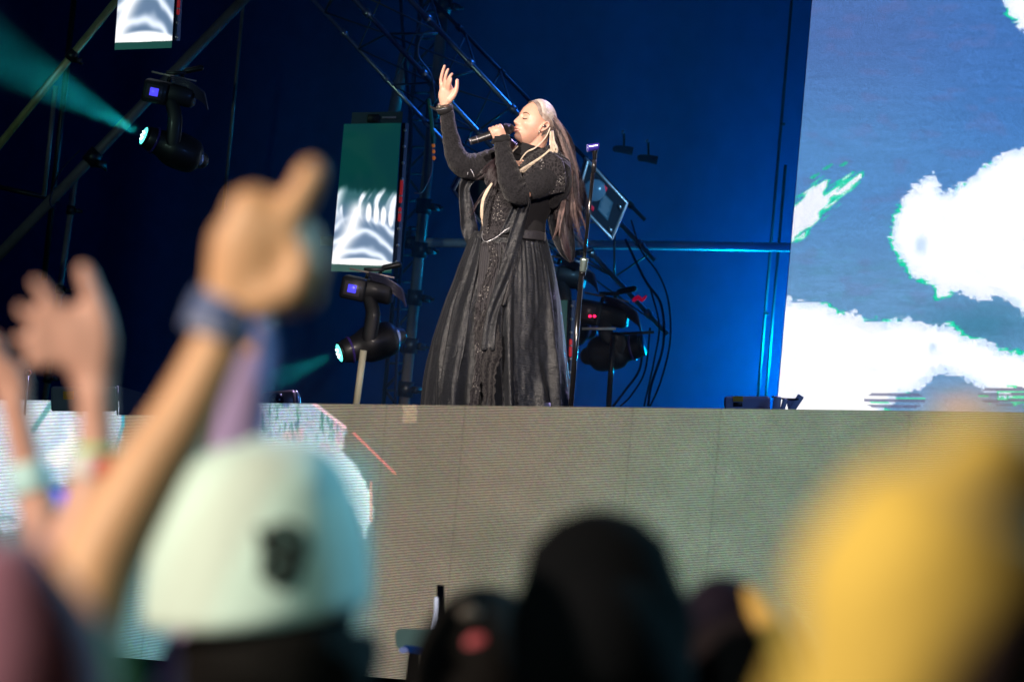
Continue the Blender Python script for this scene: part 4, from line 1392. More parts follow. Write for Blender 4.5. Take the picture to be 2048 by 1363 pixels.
for k in range(46):
    t0 = N(0, 1)
    x0 = 1122 + 34 * t0; y0 = 258 + 190 * t0
    fly.append((crom(np.array([(x0, y0, 5), (x0 + N(2, 10), y0 + N(15, 40), N(0, 10)), (x0 + N(2, 20), y0 + N(40, 75), N(0, 10))]), 5), 0.0005))
strands('flyaway_hair', fly, 0.0005, hair_mid, singer, FS)
# cream lock curling forward over the near shoulder
cream = lock([(1103, 262, 34), (1104, 285, 40), (1106, 301, 46), (1092, 315, 54), (1066, 329, 62), (1040, 342, 68), (1032, 348, 68)], [(3, 3), (5, 4), (8, 4), (7.5, 4), (6, 4), (4, 3), (2, 2)], 170, 0.0012, 1, wav=0.8, clump=0.6)
cream += lock([(1100, 255, 34), (1090, 276, 38), (1072, 294, 42), (1054, 303, 46), (1042, 320, 50), (1034, 340, 52)], [(1.2, 1), (1.4, 1), (1.4, 1), (1.6, 1), (1.6, 1), (1, 1)], 12, 0.001, 1, wav=0.6)
cream += lock([(1036, 292, 24), (1024, 305, 26), (1014, 316, 26)], [(2, 2), (2, 2), (1, 1)], 12, 0.0009, 1, wav=0.5)
bodice_lock = lock([(984, 366, 60), (973, 383, 62), (965, 404, 62), (963, 430, 60), (966, 452, 56)], [(1.5, 1.5), (3, 2), (3.2, 2), (2.8, 2), (1.5, 1)], 60, 0.0011, 1, wav=0.4, clump=0.6)
strands('front_lock', bodice_lock, 0.001, hair_white, singer, FS)
strands('cream_locks', cream, 0.001, hair_white, singer, FS)
# dark hair in front of the far shoulder
frontd = lock([(1030, 284, -6), (1012, 305, 14), (998, 330, 36), (985, 355, 44), (972, 382, 46)], [(8, 5), (12, 6), (16, 7), (17, 7), (14, 6)], 200, 0.001, 7)
frontd += lock([(1020, 300, 0), (996, 322, 24), (970, 345, 36), (950, 362, 38)], [(6, 5), (9, 6), (10, 6), (9, 5)], 70, 0.0009, 8)
frontd += lock([(975, 380, 48), (958, 402, 46), (944, 424, 42), (934, 434, 40)], [(5, 3), (4, 3), (3, 2), (1.5, 1)], 30, 0.0009, 2)
strands('front_hair', frontd, 0.001, hair_dark, singer, FS)

# ---- gown
def ring_mod(nf, amp, seed=0):
    return None


def skirt_mesh():
    ys = [462, 480, 500, 530, 560, 600, 640, 680, 720, 760, 800, 840, 868]
    xl = [950, 938, 930, 918, 908, 892, 879, 867, 858, 850, 846, 844, 843]
    xr = [1090, 1094, 1099, 1107, 1113, 1120, 1125, 1129, 1133, 1137, 1140, 1143, 1145]
    dz = [40, 46, 54, 64, 74, 86, 96, 106, 114, 122, 128, 134, 138]
    yy = np.linspace(ys[0], ys[-1], 90)
    L, Rr, Dz = np.interp(yy, ys, xl), np.interp(yy, ys, xr), np.interp(yy, ys, dz)
    nt = 300
    th = 2 * math.pi * np.arange(nt) / nt
    V = []
    for j, y in enumerate(yy):
        t = (y - 462) / 406
        cx, rx = (L[j] + Rr[j]) / 2, (Rr[j] - L[j]) / 2
        wob = th + 0.22 * np.sin(3 * th + t * 1.2 + 0.6) + 0.12 * np.sin(7 * th + 1 + t * 1.6) + 0.05 * np.sin(17 * th + 2)
        big = np.sin(11 * wob + 0.9 * math.sin(t * 3.0)) + 0.45 * np.sin(19 * wob + 2 + t)
        fine = np.sin(46 * th + 2 * np.sin(5 * th)) * 0.7 + 0.5 * np.sin(71 * th + 1.0)
        amp = 0.008 + 0.085 * sst(0.02, 0.8, np.array(t))
        g = 1 + amp * np.sign(big) * np.abs(big) ** 0.7 + 0.014 * fine * (1 - 0.85 * sst(0.0, 0.5, np.array(t))) * sst(0.0, 0.04, np.array(t))
        g = g + 0.05 * (vnoise(th * 9 + 9, np.full(nt, y * 0.03), 1.3, 3) - 0.5) * (0.3 + t)
        g = g + 0.012 * (vnoise(th * 30, np.full(nt, y * 0.16), 1.0, 2) - 0.5) * (0.4 + t)
        # keep the outline: the silhouette stays on the traced width
        x = cx + rx * np.cos(th) * (1 + (g - 1) * (1 - 0.75 * np.abs(np.cos(th)) ** 6))
        z = Dz[j] * np.sin(th) * g + 0
        yv = y + 3 * np.sin(5 * th) * t
        V.append(np.stack([x, np.full(nt, 0) + yv, z], 1))
    V = np.array(V)
    Vc = np.concatenate([V, V[:, :1]], 1)
    return Vc


MB().grid(skirt_mesh()).build('skirt', silk, singer, FS, mods=(SOL(0.003),))


def torso_w(x, y):
    """Depth of the bodice's front at a point."""
    cx = np.interp(y, [320, 350, 400, 450, 480], [1055, 1055, 1038, 1030, 1024])
    hw = np.interp(y, [320, 350, 400, 450, 480], [60, 75, 72, 66, 70])
    dz = np.interp(y, [320, 350, 400, 450, 480], [34, 44, 46, 42, 48])
    return dz * math.sqrt(max(0.02, 1 - min(0.98, ((x - cx) / hw) ** 2)))


# bodice shell
def jit(amp, f=6.0):
    return lambda t, th: 1 + amp * (math.sin(f * th + 9 * t) + 0.6 * math.sin(2.3 * f * th - 13 * t))


MB().loft([(1062, 306, 0), (1056, 330, 0), (1052, 352, 0), (1040, 392, 2), (1030, 430, 2), (1026, 462, 2), (1024, 476, 2)],
          [(30, 28), (60, 36), (74, 44), (70, 46), (64, 42), (64, 43), (66, 46)], 48, 5, False, False, mod=jit(0.012)).build('bodice', velvet, singer, FS)


def sheet(name, rows, m, off=3.0, ncol=14, k=6, rip=1.5, rf=2.5, surf=None, thick=0.002, seed=0, parent=None, zig=0):
    """Cloth strip; rows = [(xl, yl, wl, xr, yr, wr)]; if surf, w is added on top of that surface."""
    q = crom(np.array(rows, float), k)
    P = []
    for j, r_ in enumerate(q):
        row = []
        for i in range(ncol):
            t = i / (ncol - 1)
            x = r_[0] + (r_[3] - r_[0]) * t; y = r_[1] + (r_[4] - r_[1]) * t; z = r_[2] + (r_[5] - r_[2]) * t
            if surf: z += surf(x, y)
            z += off + rip * math.sin(rf * 6.28 * t + seed + 0.12 * j) + 0.6 * rip * math.sin(0.3 * j + 5 * t + seed)
            if zig:
                x += zig * math.sin(1.9 * j + seed) * (1 if i == ncol - 1 else (-1 if i == 0 else 0))
            row.append((x, y, z))
        P.append(row)
    return MB().grid(P).build(name, m, parent or singer, FS, mods=(SOL(thick),))


def skirt_w(x, y):
    ys = [462, 480, 500, 530, 560, 600, 640, 680, 720, 760, 800, 840, 868]
    xl = [950, 938, 930, 918, 908, 892, 879, 867, 858, 850, 846, 844, 843]
    xr = [1090, 1094, 1099, 1107, 1113, 1120, 1125, 1129, 1133, 1137, 1140, 1143, 1145]
    dz = [40, 46, 54, 64, 74, 86, 96, 106, 114, 122, 128, 134, 138]
    L, R2, D = np.interp(y, ys, xl), np.interp(y, ys, xr), np.interp(y, ys, dz)
    c_ = np.clip((x - (L + R2) / 2) / ((R2 - L) / 2), -0.97, 0.97)
    return float(D * math.sqrt(1 - c_ * c_) * 1.055)


bs_ = lambda x, y: (torso_w(x, y) if y < 462 else max(torso_w(x, y), skirt_w(x, y)))
# lace front panel of the bodice, pointed below the waist, with silver piping
sheet('bodice_panel', [(985, 350, 0, 1020, 352, 0), (976, 372, 0, 1030, 378, 0), (968, 400, 0, 1030, 405, 0), (965, 430, 0, 1018, 430, 0), (965, 455, 0, 1006, 455, 0), (965, 470, 0, 992, 472, 0), (968, 481, 0, 974, 482, 0)], lace_sp, 4, 18, 6, 0.5, surf=bs_)
pip = mat('silver_piping', (0.6, 0.6, 0.65), 0.3, 0.7)
pp = crom(np.array([(965, 462, 0), (964, 474, 0), (970, 483, 0), (982, 480, 0), (996, 472, 0), (1008, 462, 0), (1020, 455, 0)], float), 5)
strands('waist_piping', [[(x, y, bs_(x, y) + 6.5) for x, y, _ in pp]], 0.0016, pip, singer, FS, False)
# pleated grey silk at the waist, and the wide silk front falling down the skirt
sheet('waist_silk', [(1030, 398, 0, 1050, 392, 0), (1018, 425, 0, 1046, 425, 0), (1006, 452, 0, 1040, 452, 0), (998, 468, 0, 1030, 464, 0)], silk, 5, 16, 6, 1.6, 2.2, surf=bs_)
sheet('silk_panel', [(1038, 352, 14, 1062, 350, 10), (1040, 380, 12, 1064, 378, 8), (1036, 410, 8, 1060, 412, 4), (1028, 440, 6, 1052, 445, 2), (1018, 470, 4, 1046, 472, 2), (1010, 500, 3, 1036, 505, 1), (1000, 535, 3, 1024, 545, 1),
      (988, 575, 4, 1012, 580, 1), (976, 615, 4, 998, 620, 1), (968, 650, 3, 992, 655, 1), (962, 700, 3, 990, 700, 1)], silk, 8, 20, 6, 2.4, 1.2, surf=bs_, thick=0.003)
sheet('silk_facing', [(1000, 485, 0, 1028, 482, 0), (1012, 520, 0, 1030, 520, 0), (1016, 560, 0, 1022, 560, 0), (1004, 610, 0, 1010, 610, 0)], gauze, 4, 14, 6, 3, 1.4, surf=bs_)
# lace trims falling down the front of the skirt
sheet('lace_trim', [(975, 484, 0, 990, 482, 0), (980, 520, 0, 996, 520, 0), (968, 560, 0, 984, 560, 0), (952, 610, 0, 972, 610, 0), (948, 670, 0, 972, 668, 0), (950, 730, 0, 966, 730, 0), (940, 790, 0, 958, 790, 0), (932, 862, 0, 952, 862, 0)], lace_sp, 5, 14, 8, 1.6, 2.0, surf=bs_, zig=1.6)
sheet('lace_cascade', [(968, 620, 0, 992, 630, 0), (950, 665, 0, 1000, 670, 0), (962, 700, 0, 1004, 705, 0), (960, 740, 0, 992, 745, 0), (966, 790, 0, 990, 790, 0), (960, 862, 0, 986, 862, 0)], lace, 7, 20, 8, 2.8, 2.6, surf=bs_, zig=2)
sheet('side_silk', [(950, 470, 0, 962, 474, 0), (936, 510, 0, 958, 515, 0), (922, 560, 0, 950, 565, 0), (905, 620, 0, 940, 620, 0), (892, 690, 0, 930, 690, 0), (882, 760, 0, 915, 760, 0), (876, 862, 0, 905, 862, 0)], silk, 5, 18, 6, 2.6, 1.3, surf=bs_)
sheet('inner_gauze', [(962, 486, 0, 1002, 486, 0), (958, 530, 0, 1000, 520, 0), (955, 580, 0, 992, 570, 0), (954, 630, 0, 980, 620, 0)], gauze, 3, 40, 6, 1.2, 9, surf=bs_)
wb_ = crom(np.array([(1042, 468, 0), (1060, 466, 0), (1076, 468, 0), (1092, 474, 0)], float), 4)
sheet('waistband', [(1040, 458, 0, 1040, 476, 0), (1058, 460, 0, 1058, 478, 0), (1076, 462, 0, 1076, 480, 0), (1091, 466, 0, 1091, 482, 0)], gauze, 5, 8, 5, 0.3, surf=bs_)


# sleeves
def sleeve(name, path, rad, m, amp=0.05, **k):
    mod = lambda t, th: 1 + amp * math.sin(60 * t + 2.2 * math.sin(th * 2)) * (0.6 + 0.4 * math.sin(th)) + amp * 0.6 * math.sin(3 * th + 31 * t)
    return MB().loft(path, rad, 26, 10, False, False, mod=mod).build(name, m, singer, FS, **k)


sleeve('raised_sleeve', [(1000, 322, -18), (975, 330, -16), (948, 334, -10), (922, 326, -2), (908, 300, 2), (899, 262, 6), (893, 222, 8)],
       [(30, 26), (29, 26), (27, 24), (25, 22), (20, 19), (16, 15), (14, 13)], brocade, 0.035)
sleeve('near_sleeve', [(1052, 385, 68), (1034, 384, 76), (1022, 362, 78), (1013, 330, 72), (1006, 300, 64), (1003, 272, 58)],
       [(24, 18), (26, 22), (25, 21), (21, 19), (17, 16), (16, 14)], brocade, 0.045)
sleeve('upper_sleeve', [(1108, 318, 22), (1100, 340, 34), (1078, 362, 54), (1052, 380, 68)], [(34, 30), (42, 34), (36, 30), (24, 22)], brocade, 0.03)
# cuffs with silver edge
for nm, a, b, r in (('raised_cuff', (892, 226, 8), (889, 214, 9), 15), ('near_cuff', (1002, 286, 61), (1003, 276, 59), 17)):
    MB().loft([a, b], [(r, r - 2), (r + 2, r)], 24, 3, False, False).build(nm, velvet, singer, FS, mods=(SOL(0.003),))
def ringpts(c, ax_, rx, rz, n=28, a0=0, a1=360, tilt=0.0):
    return [(c[0] + rx * math.cos(R_(a)), c[1] + tilt * math.cos(R_(a)) + 2.5 * math.sin(R_(a)), c[2] + rz * math.sin(R_(a))) for a in np.linspace(a0, a1, n)]
strands('cuff_piping', [(ringpts((889, 215, 9), 0, 16.5, 14.5, tilt=-4), 0.0014), (ringpts((1003, 277, 59), 0, 18, 16, a0=100, a1=260, tilt=2), 0.0014)], 0.001, pip, singer, FS, False)
sheet('cuff_point', [(880, 226, 6, 884, 216, 10), (872, 222, 6, 876, 216, 8), (864, 217, 5, 866, 214, 6), (859, 213, 5, 860, 212, 5)], velvet, 2, 6, 4, 0.3)
sheet('cuff_point', [(990, 290, 60, 992, 278, 64), (984, 288, 60, 988, 280, 62), (981, 284, 60, 984, 282, 60)], velvet, 2, 6, 4, 0.3)
# bracelets
brl = mat('bracelet_silver', (0.8, 0.74, 0.62), 0.22, 1.0, bump=0.8, bscale=300)
for k, y in enumerate((208, 212, 216)):
    pts = ringpts((888, y, 9), 0, 12.5 + k * 0.6, 10.5, tilt=-1.5 + k)
    br = MB().loft(pts, [1.5] * len(pts), 8, 2, False, False, ref=(0.1, 1, 0))
    for q in range(0, 28, 2):
        br.ball(pts[q], 1.9, 1.7, 1.7, nu=7, nv=5)
    br.build('bracelet', brl, singer, FS)
MB().loft(ringpts((1001, 276, 56), 0, 0.1, 0.1, n=3), [0.2] * 3, 4, 1).build('cuff_link', brl, singer, FS)

# high collar, ruffled lapel, shoulder beading
MB().loft([(1063, 290, 2), (1060, 300, 2), (1056, 314, 2)], [(26, 25), (28, 27), (38, 32)], 40, 5, False, False, mod=jit(0.03, 14)).build('collar', velvet, singer, FS, mods=(SOL(0.003),))
for k in range(3):
    sheet('ruffle', [(1106 - k * 4, 286 + k * 5, 34, 1112 - k * 3, 298 + k * 6, 42), (1092 - k * 6, 293 + k * 4, 42, 1098 - k * 5, 310 + k * 5, 50), (1070 - k * 5, 302 + k * 5, 46, 1074 - k * 5, 320 + k * 5, 54),
          (1050 - k * 3, 318 + k * 5, 50, 1054 - k * 3, 334 + k * 3, 56), (1038 - k * 2, 334 + k * 4, 52, 1042, 346 + k * 2, 56)], lace, 4 + k * 3, 12, 10, 1.0, 0.7, zig=2.5, seed=k)
def shoulder_w(x, y):
    # follows the puffed upper sleeve
    return 34 + 34 * math.sqrt(max(0.05, 1 - ((x - 1090) / 52) ** 2 - ((y - 350) / 60) ** 2)) + max(0, (1090 - x)) * 0.35
sheet('shoulder_beading', [(1058, 336, 0, 1100, 302, 0), (1046, 350, 0, 1124, 318, 0), (1052, 366, 0, 1130, 340, 0), (1062, 380, 0, 1132, 362, 0), (1084, 392, 0, 1128, 384, 0)], lace_sp, 5, 26, 8, 0.8, 2, surf=shoulder_w)
MB().loft([(1105, 318, 10), (1118, 345, 14), (1118, 375, 14), (1108, 400, 8)], [(22, 34), (26, 40), (24, 38), (14, 26)], 24, 5, mod=jit(0.03, 5)).build('puffed_shoulder', brocade, singer, FS)
MB().loft([(1000, 318, -16), (986, 336, -14), (984, 358, -8)], [(22, 26), (26, 28), (16, 20)], 24, 5, mod=jit(0.03, 5)).build('far_shoulder', brocade, singer, FS)

# open sleeve falling from the raised arm
sheet('hanging_sleeve', [(926, 340, -10, 962, 350, -14), (919, 370, -8, 940, 376, -14), (918, 400, -6, 946, 408, -14), (920, 430, -4, 952, 438, -12), (922, 458, -4, 956, 462, -12), (930, 480, -4, 952, 482, -8), (941, 497, -6, 948, 494, -8)], silk, 0, 16, 8, 3.0, 1.1, thick=0.003)
strands('sleeve_piping', [crom(np.array([(940, 336, 14), (936, 344, 14), (935, 350, 14)]), 4), crom(np.array([(941, 338, 15), (946, 346, 15), (948, 354, 15)]), 4)], 0.0016, pip, singer, FS, False)
# tail of the near sleeve hanging behind
sheet('back_tail', [(1096, 390, -20, 1128, 385, -24), (1094, 430, -20, 1140, 430, -28), (1102, 470, -20, 1148, 470, -28), (1118, 505, -18, 1150, 500, -24), (1138, 525, -16, 1148, 522, -18)], silk, 0, 16, 8, 3.0, 1.1, thick=0.003)

# ---- microphone (held, a thing of its own)
mic = thing('microphone', FS((980, 270, 58)), 'black handheld microphone gripped at the mouth of the singer', 'microphone')
mblk = mat('mic_black', (0.012, 0.012, 0.014), 0.35, coat=0.3)
L_ = np.linalg.norm(mh_ - mt_)
MB().loft([mt_, mt_ + md * 3, mt_ + md * 30, mt_ + md * 60, mt_ + md * 68], [7.0, 7.2, 8.0, 9.4, 10.2], 24, 2, False, False).build('handle', mblk, mic, FS)
MB().loft([mt_ - md * 1.5, mt_ + md * 1], [6.6, 7.2], 24, 1, False, False).build('end_ring', mat('mic_ring', (0.35, 0.33, 0.38), 0.3, 0.8), mic, FS)
MB().loft([mt_ + md * 13, mt_ + md * 14.5], [7.9, 7.9], 24, 1, False, False).build('switch_ring', mat('mic_ring', (0.35, 0.33, 0.38), 0.3, 0.8), mic, FS)
MB().loft([mt_ + md * 67, mt_ + md * 69], [11.4, 11.4], 24, 1, False, False).build('neck_ring', mblk, mic, FS)
MB().loft([mt_ + md * 69, mt_ + md * 73, mt_ + md * 79, mt_ + md * 83], [10.5, 12.6, 12.8, 10.0], 24, 4).build('grille', mat('mic_mesh', (0.03, 0.028, 0.035), 0.4, 0.7, bump=1.0, bscale=600), mic, FS)

# ---- microphone stand
fm_ = Fr(19.9)
sb = fm_((1141, 830, 0)); sb[2] = ZD
std = thing('microphone_stand', sb, 'tall black microphone stand with an empty blue clip right of the singer', 'microphone stand')
blk = mat('stand_black', (0.01, 0.01, 0.011), 0.16, 0.3, coat=1.0)
MB().rod((1138, 862, 0), (1163, 545, 0), 5.2, 20).build('lower_tube', blk, std, fm_)
MB().rod((1167, 530, 0), (1187, 335, 0), 3.6, 18).build('upper_tube', blk, std, fm_)
MB().loft([(1165, 545, 0), (1167.5, 530, 0), (1169, 516, 0)], [(6.2, 6.2), (7.6, 7.6), (8.2, 8.2)], 20, 3, False, False).build('clutch', mat('clutch_chrome', (0.42, 0.55, 0.5), 0.22, 0.85), std, fm_)
MB().rod((1164, 550, 0), (1165.2, 543, 0), 6.6, 20).build('lower_collar', blk, std, fm_)
MB().rod((1187, 345, 0), (1189, 320, 0), 4.6, 18).build('upper_collar', mat('collar_black', (0.015, 0.015, 0.018), 0.3), std, fm_)
MB().loft([(1189, 322, 0), (1189.5, 308, 0), (1190, 300, 0)], [(3.4, 3.4), (4.6, 4.0), (5.5, 4)], 16, 3).build('swivel', blk, std, fm_)
clipm = mat('clip_blue', (0.04, 0.03, 0.30), 0.25, coat=1)
P = []
for j, t in enumerate(np.linspace(0, 1, 9)):
    row = []
    for a in np.linspace(-215, 35, 20):
        c0 = np.array((1175 + 22 * t, 294.5 - 3.5 * t, 0.0))
        rr = 9.2 - 1.0 * t
        row.append(c0 + np.array((0.16 * math.cos(R_(a)) * rr, math.sin(R_(a)) * rr * -1, math.cos(R_(a)) * rr)) * (1, 1, 1))
    P.append(row)
MB().grid(P).build('clip', clipm, std, fm_, mods=(SOL(0.005),))
strands('clip_edge', [(P[0], 0.0016)], 0.001, mat('clip_edge', (0.22, 0.22, 0.45), 0.3), std, fm_, False)
MB().loft([(1136, 866, 0), (1136, 870, 0)], [(52, 52), (54, 54)], 32, 1, False, False).build('round_base', blk, std, fm_)
# ------------------------------------------------------------------ the crowd, out of focus, near the camera
skin_c = mat('crowd_skin', (0.62, 0.31, 0.16), 0.5, sss=0.03, var=0.1, vscale=12, bump=0.05, bscale=60)
skin_p = mat('crowd_skin_pale', (0.64, 0.33, 0.26), 0.5, sss=0.03, var=0.1, vscale=12, bump=0.05, bscale=60)
hair_k = mat('crowd_hair_black', (0.006, 0.005, 0.005), 0.8, bump=0.5, bscale=60, spec=0.1)
DOWN = np.array([-0.0925, 1.0, 0.0]); DOWN /= np.linalg.norm(DOWN)


def ground_at(f, x, y):
    p = f((x, y, 0)); p = np.array(p); p[2] = 0.0
    return p


def stand(mb, f, hx, hy, k=1.0, lean=0, turn=0.0, width=1.0):
    """Torso, hips, legs and feet hanging plumb below the head centre (hx, hy); all in pixels of frame f."""
    pm = f.pm * k

    def q(side, down, fw=0.0):
        p = np.array([hx, hy, 0.0]) + DOWN * down * pm + np.array([side * pm, 0, -fw * pm])
        return p
    mb.loft([q(0, 0.06), q(0, 0.13), q(0, 0.19)], [(0.058 * pm, 0.06 * pm), (0.055 * pm, 0.055 * pm), (0.09 * pm, 0.07 * pm)], 16, 3)
    mb.loft([q(0, 0.19), q(0, 0.25), q(0, 0.36), q(0, 0.52), q(0, 0.66), q(0, 0.80), q(0, 0.90)],
            [(0.09 * pm * width, 0.07 * pm), (0.19 * pm * width, 0.10 * pm), (0.195 * pm * width, 0.12 * pm), (0.165 * pm, 0.11 * pm), (0.15 * pm, 0.10 * pm), (0.175 * pm, 0.12 * pm), (0.15 * pm, 0.11 * pm)], 22, 3)
    for s_ in (-1, 1):
        mb.loft([q(0.09 * s_, 0.86), q(0.10 * s_, 1.05), q(0.10 * s_, 1.28), q(0.10 * s_, 1.5), q(0.10 * s_, 1.62)], [0.088 * pm, 0.078 * pm, 0.056 * pm, 0.05 * pm, 0.038 * pm], 14, 3)
        mb.loft([q(0.10 * s_, 1.65, -0.02), q(0.11 * s_, 1.67, 0.14)], [0.038 * pm, 0.034 * pm], 10, 2)
    return q


def shirt(f, parent, q, m, name='shirt', pm=1.0, sleeve=()):
    mb = MB()
    mb.loft([q(0, 0.175), q(0, 0.21), q(0, 0.25), q(0, 0.36), q(0, 0.52), q(0, 0.70), q(0, 0.84)],
            [(0.07 * pm, 0.07 * pm), (0.135 * pm, 0.10 * pm), (0.205 * pm, 0.12 * pm), (0.215 * pm, 0.14 * pm), (0.19 * pm, 0.135 * pm), (0.185 * pm, 0.13 * pm), (0.20 * pm, 0.14 * pm)], 26, 4, False, False, mod=jit(0.02, 3))
    for p_, r_ in sleeve:
        mb.loft(p_, r_, 16, 4, False, False, mod=jit(0.03, 3))
    return mb.build(name, m, parent, f, mods=(SOL(0.003),))


def trousers(f, parent, q, m, pm):
    mb = MB()
    mb.loft([q(0, 0.78), q(0, 0.92)], [(0.185 * pm, 0.13 * pm), (0.18 * pm, 0.13 * pm)], 20, 2, False, True)
    for s_ in (-1, 1):
        mb.loft([q(0.09 * s_, 0.88), q(0.10 * s_, 1.28), q(0.10 * s_, 1.60)], [0.098 * pm, 0.07 * pm, 0.06 * pm], 14, 3, False, False)
    return mb.build('trousers', m, parent, f)


def back_head(f, c, k=1.0, roll=0.0, yaw=0.0):
    """Head seen from behind: it looks away from the camera."""
    a, y_ = R_(roll), R_(yaw)
    U = np.array([math.sin(a), math.cos(a), 0])
    Fx = np.array([math.sin(y_), 0, -math.cos(y_)])
    Fx = Fx - U * (Fx @ U); Fx /= np.linalg.norm(Fx)
    S = np.cross(Fx, U)
    return HeadFrame(c, S, Fx, U, f.pm * k)


def cap_dome(hd, name, m, parent, f, rim=-0.005, grow=0.012, high=1.10, tall=0.0):
    V = head_surface(HEADGRID[0], grow=grow, face=0)
    V = V.copy()
    V[:, 2] = np.where(V[:, 2] > 0, V[:, 2] * high + tall * np.clip(V[:, 2] / 0.1, 0, 1), V[:, 2])
    rm = rim + 0.10 * V[:, 1] * 0.4
    keep = V[:, 2] > rm
    Fi = [q for q in HEADGRID[1] if all(keep[i] for i in q)]
    return MB().add(hd(V), Fi).build(name, m, parent, f, mods=(SOL(0.003),))


def hair_back(hd, f, parent, m, name='hair', low=-0.07, grow=0.010):
    V = head_surface(HEADGRID[0], grow=grow, face=0)
    keep = (V[:, 2] > low) & ((V[:, 1] < 0.03) | (V[:, 2] > 0.06))
    Fi = [q for q in HEADGRID[1] if all(keep[i] for i in q)]
    return MB().add(hd(V), Fi).build(name, m, parent, f, mods=(SOL(0.004),))


def cap_brim(hd, f, parent, m):
    P = []
    for t in np.linspace(0, 1, 8):
        row = []
        for a in np.linspace(-1.15, 1.15, 16):
            r0_ = 0.088 + 0.062 * t * math.cos(a * 1.15)
            row.append((math.sin(a) * (0.074 + 0.004 * t), 0.010 + math.cos(a) * r0_ - 0.008, 0.018 - 0.020 * t - 0.012 * math.sin(a) ** 2))
        P.append(row)
    return MB().grid(hd(np.array(P).reshape(-1, 3)).reshape(8, 16, 3)).build('brim', m, parent, f, mods=(SOL(0.003),))


# ---- 1. mint cap in the middle left
f = Fr(3.55)
pA = thing('person', ground_at(f, 560, 1100), 'person seen from behind in a pale mint cap with a dark emblem', 'person', 'people in the crowd')
hA = back_head(f, (540, 1225, 0), 0.90, 3)
mb = MB(); mb.add(hA(head_surface(HEADGRID[0])), HEADGRID[1])
qA = stand(mb, f, 545, 1230, 1.18)
mb.build('body', skin_c, pA, f, mods=(REM(0.008), SMO(3)))
pmA = f.pm * 1.18
hair_back(hA, f, pA, hair_k, low=-0.10, grow=0.004)
MB().loft([(560, 1270, 10), (560, 1330, 14), (555, 1400, 18)], [(195, 240), (200, 240), (190, 220)], 26, 4, False, False, mod=jit(0.02, 4)).build('hair_length', hair_k, pA, f)
shirt(f, pA, qA, mat('shirt_black', (0.01, 0.01, 0.013), 0.9), pm=pmA * 1.05)
trousers(f, pA, qA, mat('denim_dark', (0.02, 0.03, 0.05), 0.9), pmA)
mint = mat('cap_mint', (0.60, 0.74, 0.68), 0.8, bump=0.15, bscale=200, sheen=0.2, var=0.04)
capA = thing('cap', f((510, 1200, 0)), 'pale mint baseball cap with a dark emblem worn by the person at centre left', 'cap')
# dome traced as a slightly squashed bowl, panelled in six with a raised seam
V, Fc = [], []
nr, nt = 26, 72
for j in range(nr + 1):
    t = j / nr
    for i in range(nt):
        a = 2 * math.pi * i / nt
        rr = math.sin(min(1.0, t * 1.02) * math.pi / 2) ** 0.64
        seam = 1 + 0.010 * abs(math.cos(3 * a + 0.4)) ** 14
        x = 512 + rr * seam * 222 * math.cos(a) + 6 * (1 - t)
        z = rr * seam * 262 * math.sin(a)
        h = math.cos(min(1.0, t) * math.pi / 2) ** 0.92
        y = 1222 - 335 * h - 0.10 * (x - 512) + (math.sin(a) * 34 if t > 0.5 else 0) * (t - 0.5) * 2
        V.append((x, y, z))
for j in range(nr):
    for i in range(nt):
        Fc.append((j * nt + i, j * nt + (i + 1) % nt, (j + 1) * nt + (i + 1) % nt, (j + 1) * nt + i))
Fc = [q[::-1] for q in Fc]
MB().add(V, Fc).build('dome', mint, capA, f, mods=(SOL(0.003),))
MB().ball((518, 884, 0), 26, 10, 26).build('button', mint, capA, f)
P = []
for t in np.linspace(0, 1, 8):
    P.append([(512 + math.sin(a) * (222 + 20 * t), 1205 + 0 * t - 0.10 * math.sin(a) * 200 - 34 + 20 * t, -(200 + 175 * t) * math.cos(a)) for a in np.linspace(-1.2, 1.2, 18)])
MB().grid(P).build('brim', mint, capA, f, mods=(SOL(0.004),))
# emblem: an irregular stitched badge of the kind a team wears
def dome_z(x, y):
    h = np.clip((1222 - y - 0.10 * (x - 512)) / 335, 0, 1)
    t = math.acos(h ** (1 / 0.92)) / (math.pi / 2)
    rr = math.sin(t * math.pi / 2) ** 0.64
    cx = (x - 518) / (222 * rr + 1e-6)
    return 262 * rr * math.sqrt(max(0.02, 1 - cx * cx))
emb = MB()
strokes = [[(520, 1060), (530, 1100), (528, 1150)], [(528, 1078), (560, 1052), (596, 1062), (612, 1090)], [(560, 1052), (566, 1100), (560, 1165)],
           [(530, 1110), (570, 1104), (610, 1110)], [(598, 1064), (600, 1110), (588, 1158)], [(532, 1150), (562, 1170), (594, 1156)], [(540, 1080), (580, 1130), (600, 1150)], [(598, 1080), (560, 1130), (536, 1146)]]
for s_ in strokes:
    pts = [(x, y, dome_z(x, y) + 2) for x, y in s_]
    emb.loft(pts, [(11, 5)] * len(pts), 10, 4)
emb.build('emblem', mat('emblem_thread', (0.010, 0.018, 0.016), 0.9), capA, f)

